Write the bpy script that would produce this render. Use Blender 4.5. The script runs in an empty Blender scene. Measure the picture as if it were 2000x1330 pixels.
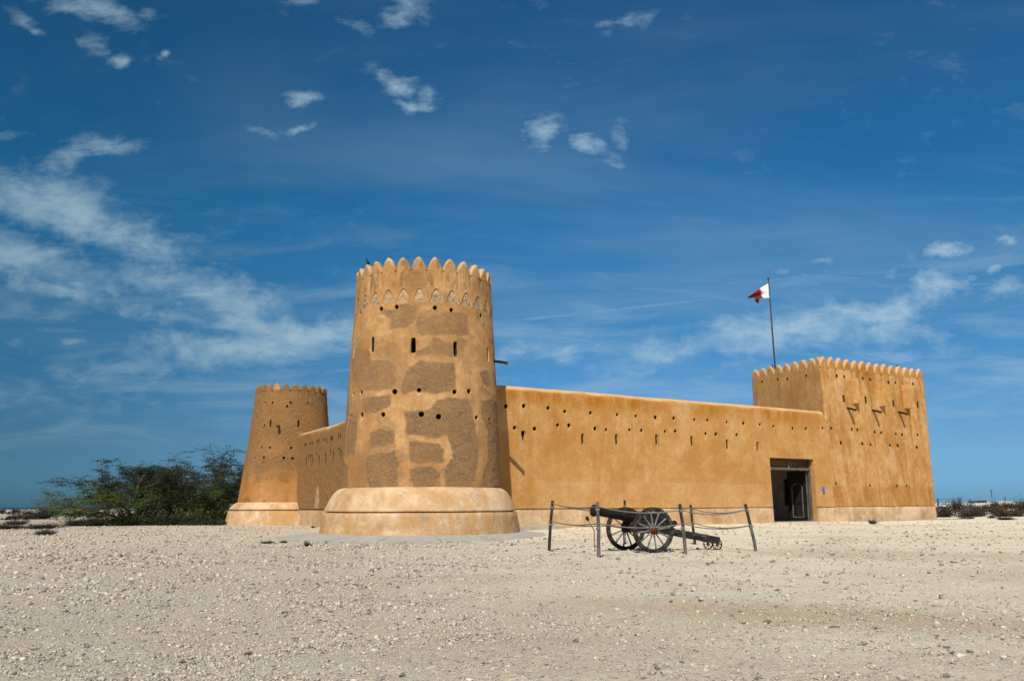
import bpy, bmesh, math, random
import numpy as np
from mathutils import Vector, Matrix
from math import sin, cos, pi, radians

random.seed(7); RNG = np.random.default_rng(7)
scene = bpy.context.scene
COL = scene.collection

# ------------------------------------------------------------------ camera
cam_data = bpy.data.cameras.new('camera')
cam = bpy.data.objects.new('camera', cam_data); COL.objects.link(cam)
F_PX, TH, ROLL = 1556.0, radians(9.06), radians(-0.23)
fw = Vector((0, cos(TH), sin(TH))); up0 = Vector((0, -sin(TH), cos(TH))); rt0 = Vector((1, 0, 0))
rt = rt0 * cos(ROLL) + up0 * sin(ROLL); up = -rt0 * sin(ROLL) + up0 * cos(ROLL)
m = Matrix((rt, up, -fw)).transposed().to_4x4(); m.translation = (0, 0, 1.2)
cam.matrix_world = m
cam_data.sensor_width = 36; cam_data.lens = 36 * F_PX / 2000
cam_data.shift_y = (987 - F_PX * math.tan(TH) - 665) / 2000
cam_data.clip_start = 0.1; cam_data.clip_end = 20000
scene.camera = cam

# ------------------------------------------------------------------ light
SUN_DIR = Vector((-0.124, -0.645, 0.755)).normalized()
sun_data = bpy.data.lights.new('sun', 'SUN'); sun_data.energy = 5.0; sun_data.angle = radians(0.53)
sun_data.color = (1.0, 0.95, 0.87)
sun = bpy.data.objects.new('sun', sun_data); COL.objects.link(sun)
sun.rotation_euler = SUN_DIR.to_track_quat('Z', 'Y').to_euler(); sun.location = (-20, -60, 80)

scene.view_settings.view_transform = 'Standard'; scene.view_settings.look = 'None'
scene.view_settings.exposure = 0.06; scene.view_settings.gamma = 1.0
scene.view_settings.use_curve_mapping = False
scene.cycles.max_bounces = 6; scene.cycles.diffuse_bounces = 3

# ------------------------------------------------------------------ node helper
class NT:
    def __init__(s, tree): s.t = tree; s.n = tree.nodes; s.l = tree.links
    def new(s, typ, **kw):
        n = s.n.new(typ)
        for k, v in kw.items(): setattr(n, k, v)
        return n
    def set(s, sock, v):
        if isinstance(v, bpy.types.NodeSocket): s.l.new(v, sock)
        elif v is not None: sock.default_value = v
    def math(s, op, a, b=None, c=None, clamp=False):
        n = s.new('ShaderNodeMath', operation=op, use_clamp=clamp)
        s.set(n.inputs[0], a)
        if b is not None: s.set(n.inputs[1], b)
        if c is not None: s.set(n.inputs[2], c)
        return n.outputs[0]
    def vmath(s, op, a, b=None):
        n = s.new('ShaderNodeVectorMath', operation=op)
        s.set(n.inputs[0], a)
        if b is not None: s.set(n.inputs[1], b)
        return n.outputs['Value'] if op in ('LENGTH', 'DOT_PRODUCT') else n.outputs[0]
    def mix(s, f, a, b, mode='MIX'):
        n = s.new('ShaderNodeMix', data_type='RGBA', blend_type=mode)
        s.set(n.inputs[0], f); s.set(n.inputs[6], col4(a)); s.set(n.inputs[7], col4(b))
        return n.outputs[2]
    def ramp(s, v, lo, hi, a=0.0, b=1.0, smooth=True):
        n = s.new('ShaderNodeMapRange')
        if smooth: n.interpolation_type = 'SMOOTHSTEP'
        s.set(n.inputs[0], v); n.inputs[1].default_value = lo; n.inputs[2].default_value = hi
        n.inputs[3].default_value = a; n.inputs[4].default_value = b
        return n.outputs[0]
    def noise(s, vec, scale, detail=4, rough=0.55, dist=0.0, lac=2.0):
        n = s.new('ShaderNodeTexNoise'); s.set(n.inputs['Vector'], vec)
        n.inputs['Scale'].default_value = scale; n.inputs['Detail'].default_value = detail
        n.inputs['Roughness'].default_value = rough; n.inputs['Distortion'].default_value = dist
        return n.outputs[0]
    def mapping(s, vec, loc=(0, 0, 0), rot=(0, 0, 0), scale=(1, 1, 1), typ='POINT'):
        n = s.new('ShaderNodeMapping', vector_type=typ); s.set(n.inputs[0], vec)
        n.inputs[1].default_value = loc; n.inputs[2].default_value = rot; n.inputs[3].default_value = scale
        return n.outputs[0]
    def attr(s, name, kind='Fac'):
        n = s.new('ShaderNodeAttribute', attribute_name=name); return n.outputs[kind]
def col4(c):
    if isinstance(c, tuple) and len(c) == 3: return (*c, 1.0)
    return c

# ------------------------------------------------------------------ world: sky with clouds
world = bpy.data.worlds.new('World'); scene.world = world; world.use_nodes = True
W = NT(world.node_tree); W.n.clear()
sky = W.new('ShaderNodeTexSky', sky_type='NISHITA'); sky.sun_disc = False
sky.sun_elevation = math.asin(SUN_DIR.z); sky.sun_rotation = math.atan2(SUN_DIR.x, SUN_DIR.y)
sky.air_density = 1.0; sky.dust_density = 0.5; sky.ozone_density = 3.0; sky.altitude = 0
geo = W.new('ShaderNodeNewGeometry')
D = W.vmath('SCALE', geo.outputs['Incoming']); W.n[-1].inputs[3].default_value = -1.0
sep = W.new('ShaderNodeSeparateXYZ'); W.l.new(D, sep.inputs[0])
dx, dy, dz = sep.outputs
ydiv = W.math('MAXIMUM', dy, 0.02)
X = W.math('DIVIDE', dx, ydiv); Z = W.math('DIVIDE', dz, ydiv)
cmb = W.new('ShaderNodeCombineXYZ'); W.l.new(X, cmb.inputs[0]); W.l.new(Z, cmb.inputs[1]); P2 = cmb.outputs[0]
front = W.ramp(dy, 0.05, 0.3)
def px_dir(x, y):
    d = fw + rt * ((x - 1000) / F_PX) - up * ((y - (987 - F_PX * math.tan(TH))) / F_PX)
    return d.x / d.y, d.z / d.y
warp_n = W.new('ShaderNodeTexNoise'); W.l.new(P2, warp_n.inputs['Vector'])
warp_n.inputs['Scale'].default_value = 9; warp_n.inputs['Detail'].default_value = 5; warp_n.inputs['Roughness'].default_value = 0.6
wv = W.vmath('SUBTRACT', warp_n.outputs['Color'], (0.5, 0.5, 0.5))
wv = W.vmath('MULTIPLY', wv, (0.12, 0.07, 0)); PW = W.vmath('ADD', P2, wv)
CL = [(110,400,250,62,14,.95),(230,450,170,38,18,.9),(50,500,240,50,16,.9),(120,560,170,28,10,.7),(125,305,60,28,-25,.7),(215,282,80,16,-3,.7),(20,270,60,14,0,.45),
 (30,360,110,26,20,.6),(430,575,230,45,14,.95),(400,548,90,20,4,.8),(560,640,210,46,12,.95),(500,680,260,42,3,.85),(660,670,80,40,5,.7),(260,600,200,26,10,.6),
 (590,195,42,14,0,.7),(575,248,46,13,-3,.75),(505,255,40,12,10,.45),(770,155,62,26,12,.85),(835,183,34,22,25,.8),(805,202,36,13,10,.75),
 (800,25,60,42,-35,.75),(40,40,55,20,20,.65),(75,62,25,14,25,.6),(190,22,120,26,14,.65),(235,112,32,16,20,.7),(190,80,26,26,40,.5),(308,102,14,12,0,.7),
 (290,25,40,14,20,.5),(600,14,38,13,0,.55),(680,40,80,16,25,.3),(1055,260,56,32,-35,.75),(1165,278,52,32,20,.75),(1205,260,34,34,0,.5),(1180,310,60,12,0,.4),
 (1225,45,60,26,-20,.4),(1570,640,290,46,-5,.85),(1380,668,170,36,-4,.8),(1700,605,200,40,-12,.85),(1825,562,90,28,-22,.85),(1850,494,48,18,-14,.85),
 (1955,470,36,13,-8,.8),(1925,524,28,11,-5,.7),(1975,558,50,20,-5,.6),(1560,556,60,13,-22,.65),(1608,508,30,12,-20,.6),(1525,533,30,12,0,.5),(1700,545,70,18,-15,.5),
 (1090,680,130,26,-4,.65),(1130,655,60,14,-6,.5),(1000,690,60,22,0,.5),(160,655,40,10,0,.5),(30,680,50,12,0,.4),(1350,735,420,34,0,.35),(300,740,420,50,0,.4),(60,760,200,40,0,.35),(1750,690,150,30,0,.45)]
acc = None
for (x, y, rx, ry, rot, s) in CL:
    X0, Z0 = px_dir(x, y)
    k = 1.32 / F_PX
    v = W.mapping(PW, (X0, Z0, 0), (0, 0, radians(-rot)), (rx * k, ry * k, 1), 'TEXTURE')
    q = W.ramp(W.vmath('LENGTH', v), 0.0, 1.4, s, 0.0)
    acc = q if acc is None else W.math('MAXIMUM', acc, q)
acc = W.math('MULTIPLY', acc, front)
layer = W.math('MAXIMUM', dz, 0.03)
LX = W.math('DIVIDE', dx, layer); LY = W.math('DIVIDE', dy, layer)
c2 = W.new('ShaderNodeCombineXYZ'); W.l.new(LX, c2.inputs[0]); W.l.new(LY, c2.inputs[1])
P2s = W.mapping(P2, (3.1, 0.7, 0), (0, 0, radians(-8)), (1.0, 2.0, 1))
f1 = W.noise(P2s, 10, 8, 0.66, 0.5); f2 = W.noise(P2s, 38, 5, 0.6, 0.2)
fb = W.math('ADD', W.math('MULTIPLY', f1, 0.75), W.math('MULTIPLY', f2, 0.25))
fb = W.ramp(fb, 0.33, 0.67)
dens = W.math('MULTIPLY', W.ramp(W.math('ADD', W.math('MULTIPLY', acc, 1.3), W.math('MULTIPLY', fb, 0.80)), 0.50, 2.25), 1.0)
# thin veil of high cloud everywhere in the sky
veil = W.math('MULTIPLY', W.ramp(W.noise(W.mapping(c2.outputs[0], (5, 2, 0), (0, 0, 0.5), (0.35, 0.9, 1)), 0.9, 5, 0.6, 0.5), 0.36, 0.8), W.ramp(dz, 0.06, 0.25, 0.04, 0.20))
hz_n = W.noise(W.mapping(P2, (9.2, 1.7, 0), (0, 0, radians(-6)), (1.3, 7.0, 1)), 3.2, 7, 0.62, 0.6)
hzm = W.math('MULTIPLY', W.ramp(dz, 0.035, 0.10), W.ramp(dz, 0.20, 0.40, 1.0, 0.0))
hazev = W.math('MULTIPLY', W.math('MULTIPLY', W.ramp(hz_n, 0.40, 0.72), hzm), 0.36)
veil = W.math('MAXIMUM', veil, hazev)
# condensation trail
a0 = px_dir(960, 631); a1 = px_dir(1440, 579)
ln = math.hypot(a1[0]-a0[0], a1[1]-a0[1]); ang = math.atan2(a1[1]-a0[1], a1[0]-a0[0])
tv = W.mapping(P2, ((a0[0]+a1[0])/2, (a0[1]+a1[1])/2, 0), (0, 0, ang), (1, 1, 1), 'TEXTURE')
ts = W.new('ShaderNodeSeparateXYZ'); W.l.new(tv, ts.inputs[0])
tr = W.math('MULTIPLY', W.ramp(W.math('ABSOLUTE', ts.outputs[1]), 0.0005, 0.0035, 1, 0), W.ramp(W.math('ABSOLUTE', ts.outputs[0]), ln*0.25, ln*0.56, 0.32, 0))
tr = W.math('MULTIPLY', W.math('MULTIPLY', tr, front), W.ramp(f2, 0.2, 0.6, 0.4, 1))
dens = W.math('MAXIMUM', W.math('MAXIMUM', dens, veil), tr)
# clear air colour: Nishita toned to the deep saturated blue a polarising filter gives
cr = W.new('ShaderNodeValToRGB'); W.l.new(dz, cr.inputs[0]); el = cr.color_ramp.elements
stops = [(0.0, (.33, .74, 1.40)), (.02, (.34, .76, 1.42)), (.075, (.40, .72, 1.10)), (.21, (.26, .77, 1.06)), (.34, (.20, .84, 1.14)), (.54, (.19, .74, 1.04)), (.8, (.25, .8, 1.1))]
while len(el) < len(stops): el.new(0.5)
for e_, (p_, c_) in zip(el, stops): e_.position = p_; e_.color = (c_[0] / 1.5, c_[1] / 1.5, c_[2] / 1.5, 1)
tint = W.vmath('SCALE', cr.outputs[0]); W.n[-1].inputs[3].default_value = 1.5
air = W.mix(1.0, sky.outputs[0], tint, 'MULTIPLY')
# polariser falloff: the sky towards the west is darker, most near the horizon
azn = W.math('DIVIDE', dx, W.math('SQRT', W.math('ADD', W.math('MULTIPLY', dx, dx), W.math('MULTIPLY', dy, dy))))
azf = W.ramp(azn, -0.66, 0.12, 0.0, 1.0)
west = W.mix(W.ramp(dz, 0.0, 0.35), (.38, .46, .44), (.45, .72, .72))
air = W.mix(azf, W.mix(1.0, air, west, 'MULTIPLY'), air)
cloudc = W.mix(azf, (3.5, 5.2, 6.3), (5.4, 7.5, 9.0))
skyc = W.mix(dens, air, cloudc)
bg = W.new('ShaderNodeBackground'); W.l.new(skyc, bg.inputs[0]); bg.inputs[1].default_value = 0.075
wo = W.new('ShaderNodeOutputWorld'); W.l.new(bg.outputs[0], wo.inputs[0])

# ------------------------------------------------------------------ object helpers
def tag(o, label=None, cat=None, group=None, kind=None):
    if label: o['label'] = label
    if cat: o['category'] = cat
    if group: o['group'] = group
    if kind: o['kind'] = kind
    return o
def link(o, parent=None):
    COL.objects.link(o)
    if parent is not None: o.parent = parent
    return o
def empty(name, loc=(0, 0, 0), rz=0):
    o = bpy.data.objects.new(name, None); o.empty_display_size = 0.3
    COL.objects.link(o); o.location = loc; o.rotation_euler = (0, 0, rz); return o
def np_mesh(name, V, faces, mats, smooth=True, attrs=None, midx=None):
    """V (n,3); faces = (m,k) array or list of tuples"""
    me = bpy.data.meshes.new(name)
    V = np.asarray(V, np.float32)
    if isinstance(faces, np.ndarray):
        mcount, k = faces.shape
        me.vertices.add(len(V)); me.vertices.foreach_set('co', V.ravel())
        me.loops.add(mcount * k); me.loops.foreach_set('vertex_index', faces.astype(np.int32).ravel())
        me.polygons.add(mcount); me.polygons.foreach_set('loop_start', np.arange(0, mcount * k, k, dtype=np.int32))
        me.update(calc_edges=True)
    else:
        me.from_pydata(V.tolist(), [], faces); me.update()
    if smooth: me.polygons.foreach_set('use_smooth', np.ones(len(me.polygons), bool))
    for mm in (mats if isinstance(mats, (list, tuple)) else [mats]): me.materials.append(mm)
    if midx is not None: me.polygons.foreach_set('material_index', np.asarray(midx, np.int32))
    if attrs:
        for an, av in attrs.items():
            av = np.asarray(av, np.float32)
            if av.ndim == 1:
                a = me.attributes.new(an, 'FLOAT', 'POINT'); a.data.foreach_set('value', av)
            else:
                a = me.attributes.new(an, 'FLOAT_COLOR', 'POINT')
                if av.shape[1] == 3: av = np.c_[av, np.ones(len(av), np.float32)]
                a.data.foreach_set('color', av.ravel())
    me.validate()
    return me
def obj(name, me, parent=None):
    return link(bpy.data.objects.new(name, me), parent)

class MB:
    """collects simple solids into one mesh"""
    def __init__(s): s.v = []; s.f = []
    def add(s, vs, fs):
        b = len(s.v); s.v += [tuple(v) for v in vs]; s.f += [tuple(b + i for i in f) for f in fs]; return s
    def box(s, c, sz, mat=None):
        x, y, z = [a / 2 for a in sz]
        vs = [Vector((i * x, j * y, k * z)) for i in (-1, 1) for j in (-1, 1) for k in (-1, 1)]
        if mat is not None: vs = [mat @ v for v in vs]
        vs = [v + Vector(c) for v in vs]
        return s.add(vs, [(0, 1, 3, 2), (4, 6, 7, 5), (0, 4, 5, 1), (2, 3, 7, 6), (0, 2, 6, 4), (1, 5, 7, 3)])
    def tube(s, pts, rad, n=8, cap=True):
        pts = [Vector(p) for p in pts]
        if not isinstance(rad, (list, tuple)): rad = [rad] * len(pts)
        rings = []
        prev = None
        for i, p in enumerate(pts):
            d = (pts[min(i + 1, len(pts) - 1)] - pts[max(i - 1, 0)]).normalized()
            a = d.orthogonal().normalized() if prev is None else (prev - d * prev.dot(d)).normalized()
            prev = a; b = d.cross(a)
            rings.append([p + (a * cos(2 * pi * k / n) + b * sin(2 * pi * k / n)) * rad[i] for k in range(n)])
        vs = [v for r in rings for v in r]; fs = []
        for i in range(len(pts) - 1):
            for k in range(n):
                fs.append((i * n + k, i * n + (k + 1) % n, (i + 1) * n + (k + 1) % n, (i + 1) * n + k))
        if cap: fs += [tuple(reversed(range(n))), tuple(range((len(pts) - 1) * n, len(pts) * n))]
        return s.add(vs, fs)
    def lathe(s, prof, axis=(Vector((0, 0, 0)), Vector((0, 0, 1))), n=24, closed=False):
        o, d = axis; o = Vector(o); d = Vector(d).normalized(); a = d.orthogonal().normalized(); b = d.cross(a)
        vs = []; fs = []
        for (h, r) in prof:
            for k in range(n): vs.append(o + d * h + (a * cos(2 * pi * k / n) + b * sin(2 * pi * k / n)) * r)
        m_ = len(prof)
        for i in range(m_ if closed else m_ - 1):
            j = (i + 1) % m_
            for k in range(n): fs.append((i * n + k, i * n + (k + 1) % n, j * n + (k + 1) % n, j * n + k))
        if not closed: fs += [tuple(reversed(range(n))), tuple(range((m_ - 1) * n, m_ * n))]
        return s.add(vs, fs)
    def build(s, name, mat, parent=None, smooth=True, bevel=0.0):
        me = bpy.data.meshes.new(name); me.from_pydata(s.v, [], s.f); me.materials.append(mat)
        bm = bmesh.new(); bm.from_mesh(me)
        bmesh.ops.recalc_face_normals(bm, faces=bm.faces)
        if bevel: bmesh.ops.bevel(bm, geom=bm.edges[:], offset=bevel, segments=1, affect='EDGES')
        bm.to_mesh(me); bm.free()
        if smooth:
            me.polygons.foreach_set('use_smooth', np.ones(len(me.polygons), bool))
            me.set_sharp_from_angle(angle=radians(40))
        return obj(name, me, parent)

# vectorised value noise
def _h(ix, iy, iz, s):
    n = (ix * 374761393 + iy * 668265263 + iz * 2147483647 + s * 1274126177) & 0x7fffffff
    n = ((n ^ (n >> 13)) * 1274126177) & 0x7fffffff
    return ((n ^ (n >> 16)) & 0xffff) / 65535.0
def vnoise(x, y, z, s=0):
    x, y, z = np.broadcast_arrays(np.asarray(x, float), np.asarray(y, float), np.asarray(z, float))
    ix = np.floor(x).astype(np.int64); iy = np.floor(y).astype(np.int64); iz = np.floor(z).astype(np.int64)
    fx = x - ix; fy = y - iy; fz = z - iz
    fx = fx * fx * (3 - 2 * fx); fy = fy * fy * (3 - 2 * fy); fz = fz * fz * (3 - 2 * fz)
    r = 0
    for a in (0, 1):
        for b in (0, 1):
            for c in (0, 1):
                w = (fx if a else 1 - fx) * (fy if b else 1 - fy) * (fz if c else 1 - fz)
                r = r + w * _h(ix + a, iy + b, iz + c, s)
    return r
def fbm(x, y, z, oct=4, s=0, g=0.5):
    r = 0; a = 1; t = 0; f = 1
    for i in range(oct):
        r = r + a * (vnoise(np.asarray(x) * f, np.asarray(y) * f, np.asarray(z) * f, s + i) * 2 - 1); t += a; a *= g; f *= 2.03
    return r / t
def in_poly(px, py, poly):
    ins = np.zeros(px.shape, bool); n = len(poly)
    for i in range(n):
        x1, y1 = poly[i]; x2, y2 = poly[(i + 1) % n]
        if y1 == y2: continue
        c = ((y1 > py) != (y2 > py)) & (px < (x2 - x1) * (py - y1) / (y2 - y1) + x1)
        ins ^= c
    return ins
def poly_dist(px, py, poly):
    d = np.full(px.shape, 1e9); n = len(poly)
    for i in range(n):
        ax, ay = poly[i]; bx, by = poly[(i + 1) % n]
        ex, ey = bx - ax, by - ay; L = ex * ex + ey * ey + 1e-9
        t = np.clip(((px - ax) * ex + (py - ay) * ey) / L, 0, 1)
        d = np.minimum(d, np.hypot(px - ax - t * ex, py - ay - t * ey))
    return np.where(in_poly(px, py, poly), d, -d)
def sstep(x, a, b):
    t = np.clip((x - a) / (b - a), 0, 1); return t * t * (3 - 2 * t)

# ------------------------------------------------------------------ materials
def material(name):
    mt = bpy.data.materials.new(name); mt.use_nodes = True
    N = NT(mt.node_tree); bs = N.n['Principled BSDF']
    return mt, N, bs
def plaster(name, base, dark, light, rough_a, rough_b, pale, stain, bump=0.35, streak=0.5, wear=0.35, over=0.55):
    mt, N, bs = material(name)
    tc = N.new('ShaderNodeTexCoord').outputs['Object']
    big = N.ramp(N.noise(tc, 0.55, 5, 0.6, 0.3), 0.35, 0.68)
    mid = N.ramp(N.noise(tc, 2.3, 6, 0.65, 0.4), 0.35, 0.7)
    c = N.mix(N.math('MULTIPLY', big, 0.75), base, dark)
    c = N.mix(N.math('MULTIPLY', N.math('MULTIPLY', mid, N.math('SUBTRACT', 1.0, big)), wear * 1.7), c, light)
    # runs of rain wash down the face
    sv = N.mapping(tc, (0, 0, 0), (0, 0, 0), (1, 1, 0.09))
    st = N.ramp(N.noise(sv, 2.6, 6, 0.68, 0.2), 0.46, 0.72)
    c = N.mix(N.math('MULTIPLY', st, streak), c, N.mix(0.6, dark, stain))
    st2 = N.ramp(N.noise(N.mapping(tc, (7, 3, 1), (0, 0, 0), (1, 1, 0.13)), 3.4, 6, 0.7, 0.2), 0.52, 0.78)
    c = N.mix(N.math('MULTIPLY', st2, streak * 0.75), c, light)
    fine = N.noise(tc, 26, 4, 0.7)
    # stained bands and pale worn tops (attributes written with the geometry)
    s_at = N.math('MULTIPLY', N.attr('stain'), N.ramp(N.noise(N.mapping(tc, (2, 2, 2), (0, 0, 0), (1, 1, 0.3)), 2.0, 5, 0.6), 0.25, 0.6))
    c = N.mix(s_at, c, stain)
    c = N.mix(N.math('MULTIPLY', N.attr('pale'), N.ramp(mid, 0.0, 1.0, 0.75, 1.0)), c, pale)
    # rough old render
    r1 = N.ramp(N.noise(N.mapping(tc, (0, 0, 0), (0, 0, 0), (1, 1, 2.1)), 4.5, 8, 0.85, 1.6), 0.40, 0.60)
    r2 = N.ramp(N.noise(tc, 17, 6, 0.8, 1.2), 0.40, 0.60)
    r3 = N.ramp(N.noise(tc, 1.7, 3, 0.6), 0.35, 0.7)
    rc = N.mix(r1, rough_a, rough_b)
    rc = N.mix(N.math('MULTIPLY', r2, 0.6), rc, rough_a)
    rc = N.mix(N.math('MULTIPLY', N.ramp(N.noise(tc, 13, 6, 0.8, 1.5), 0.56, 0.64), 0.45), rc, pale)
    rc = N.mix(N.math('MULTIPLY', r3, 0.50), rc, base)
    ra = N.attr('rough')
    c = N.mix(ra, c, rc)
    c = N.mix(over, c, N.mix(N.ramp(N.math('ADD', N.math('MULTIPLY', fine, 0.45), N.math('MULTIPLY', N.noise(tc, 6.5, 6, 0.75, 0.6), 0.55)), 0.3, 0.7), (0.35, 0.35, 0.35), (0.65, 0.65, 0.65)), 'OVERLAY')
    N.l.new(c, bs.inputs['Base Color']); bs.inputs['Roughness'].default_value = 0.95
    bs.inputs['Specular IOR Level'].default_value = 0.1
    h = N.math('ADD', N.math('MULTIPLY', N.noise(tc, 5, 6, 0.65), 0.6), N.math('MULTIPLY', fine, 0.25))
    rh = N.math('MULTIPLY', N.math('ADD', N.math('MULTIPLY', r1, 0.9), N.math('MULTIPLY', r2, 0.8)), ra)
    h = N.math('ADD', h, N.math('MULTIPLY', rh, 0.9))
    bp = N.new('ShaderNodeBump'); bp.inputs['Strength'].default_value = bump + 0.35; bp.inputs['Distance'].default_value = 0.07
    N.l.new(h, bp.inputs['Height']); N.l.new(bp.outputs[0], bs.inputs['Normal'])
    return mt
def simple(name, ca, cb, scale=8, rough=0.8, bump=0.3, stretch=(1, 1, 1), metal=0.0, dist=0.01, lo=0.35, hi=0.65, spec=0.2):
    mt, N, bs = material(name)
    tc = N.new('ShaderNodeTexCoord').outputs['Object']
    n = N.noise(N.mapping(tc, (0, 0, 0), (0, 0, 0), stretch), scale, 6, 0.65, 0.3)
    N.l.new(N.mix(N.ramp(n, lo, hi), ca, cb), bs.inputs['Base Color'])
    bs.inputs['Roughness'].default_value = rough; bs.inputs['Metallic'].default_value = metal
    bs.inputs['Specular IOR Level'].default_value = spec
    if bump:
        bp = N.new('ShaderNodeBump'); bp.inputs['Strength'].default_value = bump; bp.inputs['Distance'].default_value = dist
        N.l.new(n, bp.inputs['Height']); N.l.new(bp.outputs[0], bs.inputs['Normal'])
    return mt

M = {}
M['wall'] = plaster('ochre_plaster', (0.475, 0.244, 0.076), (0.41, 0.190, 0.047), (0.58, 0.34, 0.135), (0.20, 0.12, 0.06), (0.40, 0.26, 0.14), (0.62, 0.40, 0.20), (0.37, 0.135, 0.016), streak=0.42, over=0.40)
M['square'] = plaster('streaked_plaster', (0.47, 0.240, 0.078), (0.37, 0.163, 0.036), (0.58, 0.342, 0.142), (0.25, 0.16, 0.08), (0.40, 0.26, 0.14), (0.62, 0.40, 0.20), (0.30, 0.115, 0.012), streak=0.85, wear=0.6)
M['tower'] = plaster('tower_plaster', (0.465, 0.250, 0.098), (0.37, 0.18, 0.060), (0.56, 0.335, 0.15), (0.245, 0.140, 0.066), (0.50, 0.31, 0.165), (0.62, 0.42, 0.24), (0.36, 0.17, 0.045), streak=0.5, wear=0.6)
M['rear'] = plaster('old_plaster', (0.43, 0.205, 0.066), (0.34, 0.145, 0.036), (0.48, 0.27, 0.12), (0.23, 0.12, 0.045), (0.52, 0.295, 0.125), (0.60, 0.41, 0.23), (0.28, 0.115, 0.02), streak=0.35)
M['plinth'] = plaster('pale_plinth_plaster', (0.49, 0.305, 0.155), (0.37, 0.20, 0.075), (0.62, 0.455, 0.29), (0.4, 0.3, 0.2), (0.5, 0.38, 0.25), (0.66, 0.47, 0.285), (0.46, 0.25, 0.09), streak=0.8, wear=0.7)
M['hole_dark'] = simple('shaded_hole_earth', (0.03, 0.02, 0.012), (0.06, 0.04, 0.025), 10, 0.95, 0.3)  # earth lining of the holes, their deep shade painted in as near-black colour
M['lime'] = simple('worn_lime_plaster', (0.50, 0.32, 0.17), (0.30, 0.18, 0.09), 5, 0.95, 0.5, dist=0.03)
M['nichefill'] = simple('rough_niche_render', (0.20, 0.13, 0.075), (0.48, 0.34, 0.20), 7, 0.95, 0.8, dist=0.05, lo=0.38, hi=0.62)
M['dark_wood'] = simple('tarred_wood', (0.012, 0.010, 0.009), (0.05, 0.04, 0.033), 10, 0.6, 0.5, (1, 1, 0.2))
M['grey_wood'] = simple('weathered_grey_wood', (0.055, 0.05, 0.045), (0.20, 0.185, 0.165), 12, 0.85, 0.5, (1, 1, 0.12), lo=0.3, hi=0.7)
M['spoke_wood'] = simple('worn_spoke_wood', (0.08, 0.075, 0.068), (0.23, 0.215, 0.195), 14, 0.8, 0.4)
M['rim_wood'] = simple('blackened_rim_wood', (0.014, 0.012, 0.010), (0.10, 0.09, 0.078), 9, 0.8, 0.5, lo=0.4, hi=0.75)
M['trail_wood'] = simple('dark_trail_timber', (0.012, 0.010, 0.009), (0.10, 0.092, 0.08), 7, 0.85, 0.5, (0.4, 1, 2), lo=0.45, hi=0.75)
M['iron'] = simple('black_iron', (0.004, 0.004, 0.004), (0.016, 0.012, 0.010), 6, 0.7, 0.4, spec=0.15)
M['rust'] = simple('red_rust_iron', (0.17, 0.028, 0.008), (0.05, 0.014, 0.008), 14, 0.7, 0.4)
M['rust_dark'] = simple('brown_rust_iron', (0.07, 0.025, 0.012), (0.03, 0.015, 0.01), 14, 0.8, 0.4)
M['rope'] = simple('grey_rope', (0.10, 0.09, 0.075), (0.26, 0.24, 0.20), 60, 0.9, 0.6)
M['door_wood'] = simple('door_wood', (0.008, 0.007, 0.006), (0.022, 0.019, 0.016), 5, 0.6, 0.4, (1, 1, 0.1))
M['door_trim'] = simple('door_trim_wood', (0.07, 0.06, 0.05), (0.14, 0.125, 0.105), 8, 0.7, 0.4, (1, 1, 0.2))
M['bar'] = simple('grille_bar_wood', (0.035, 0.022, 0.016), (0.075, 0.05, 0.035), 8, 0.7, 0.3)
M['inner'] = simple('inner_plaster', (0.38, 0.345, 0.28), (0.48, 0.44, 0.36), 2, 0.9, 0.3)
M['concrete'] = simple('grey_concrete', (0.40, 0.37, 0.31), (0.31, 0.29, 0.245), 3, 0.9, 0.4)
M['blue'] = simple('blue_enamel', (0.01, 0.035, 0.42), (0.012, 0.045, 0.50), 3, 0.3, 0)
M['white'] = simple('white_print', (0.8, 0.8, 0.8), (0.75, 0.75, 0.75), 3, 0.5, 0)
M['flag_white'] = simple('white_flag_cloth', (0.80, 0.78, 0.78), (0.74, 0.72, 0.74), 20, 0.8, 0.1)
M['flag_red'] = simple('maroon_flag_cloth', (0.26, 0.008, 0.010), (0.20, 0.006, 0.008), 20, 0.7, 0.1)
M['pole'] = simple('painted_pole_metal', (0.045, 0.05, 0.075), (0.10, 0.10, 0.12), 4, 0.35, 0, metal=0.4, spec=0.5)
M['bird'] = simple('dark_feathers', (0.008, 0.008, 0.010), (0.03, 0.03, 0.035), 30, 0.6, 0.2)
M['bark'] = simple('thorn_tree_bark', (0.05, 0.04, 0.032), (0.13, 0.105, 0.08), 8, 0.9, 0.5)
M['sea'] = simple('sea_water', (0.010, 0.035, 0.075), (0.015, 0.045, 0.09), 0.02, 0.35, 0)
M['foam'] = simple('white_surf', (0.75, 0.78, 0.8), (0.6, 0.65, 0.68), 1, 0.8, 0)
M['farwhite'] = simple('far_white_wall', (0.7, 0.68, 0.64), (0.6, 0.58, 0.55), 0.2, 0.9, 0)
M['farblue'] = simple('far_grey_metal', (0.05, 0.06, 0.07), (0.07, 0.08, 0.09), 0.2, 0.7, 0)
def leafmat(name, a, b):
    mt, N, bs = material(name)
    c = N.mix(N.attr('tone'), a, b)
    N.l.new(c, bs.inputs['Base Color']); bs.inputs['Roughness'].default_value = 0.7
    bs.inputs['Specular IOR Level'].default_value = 0.2
    tr = N.new('ShaderNodeBsdfTranslucent'); N.l.new(c, tr.inputs[0])
    mx = N.new('ShaderNodeMixShader'); mx.inputs[0].default_value = 0.25
    out = N.n['Material Output']; N.l.new(bs.outputs[0], mx.inputs[1]); N.l.new(tr.outputs[0], mx.inputs[2]); N.l.new(mx.outputs[0], out.inputs[0])
    return mt
M['leaf'] = leafmat('dull_green_leaf', (0.014, 0.024, 0.012), (0.042, 0.055, 0.022))
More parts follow.
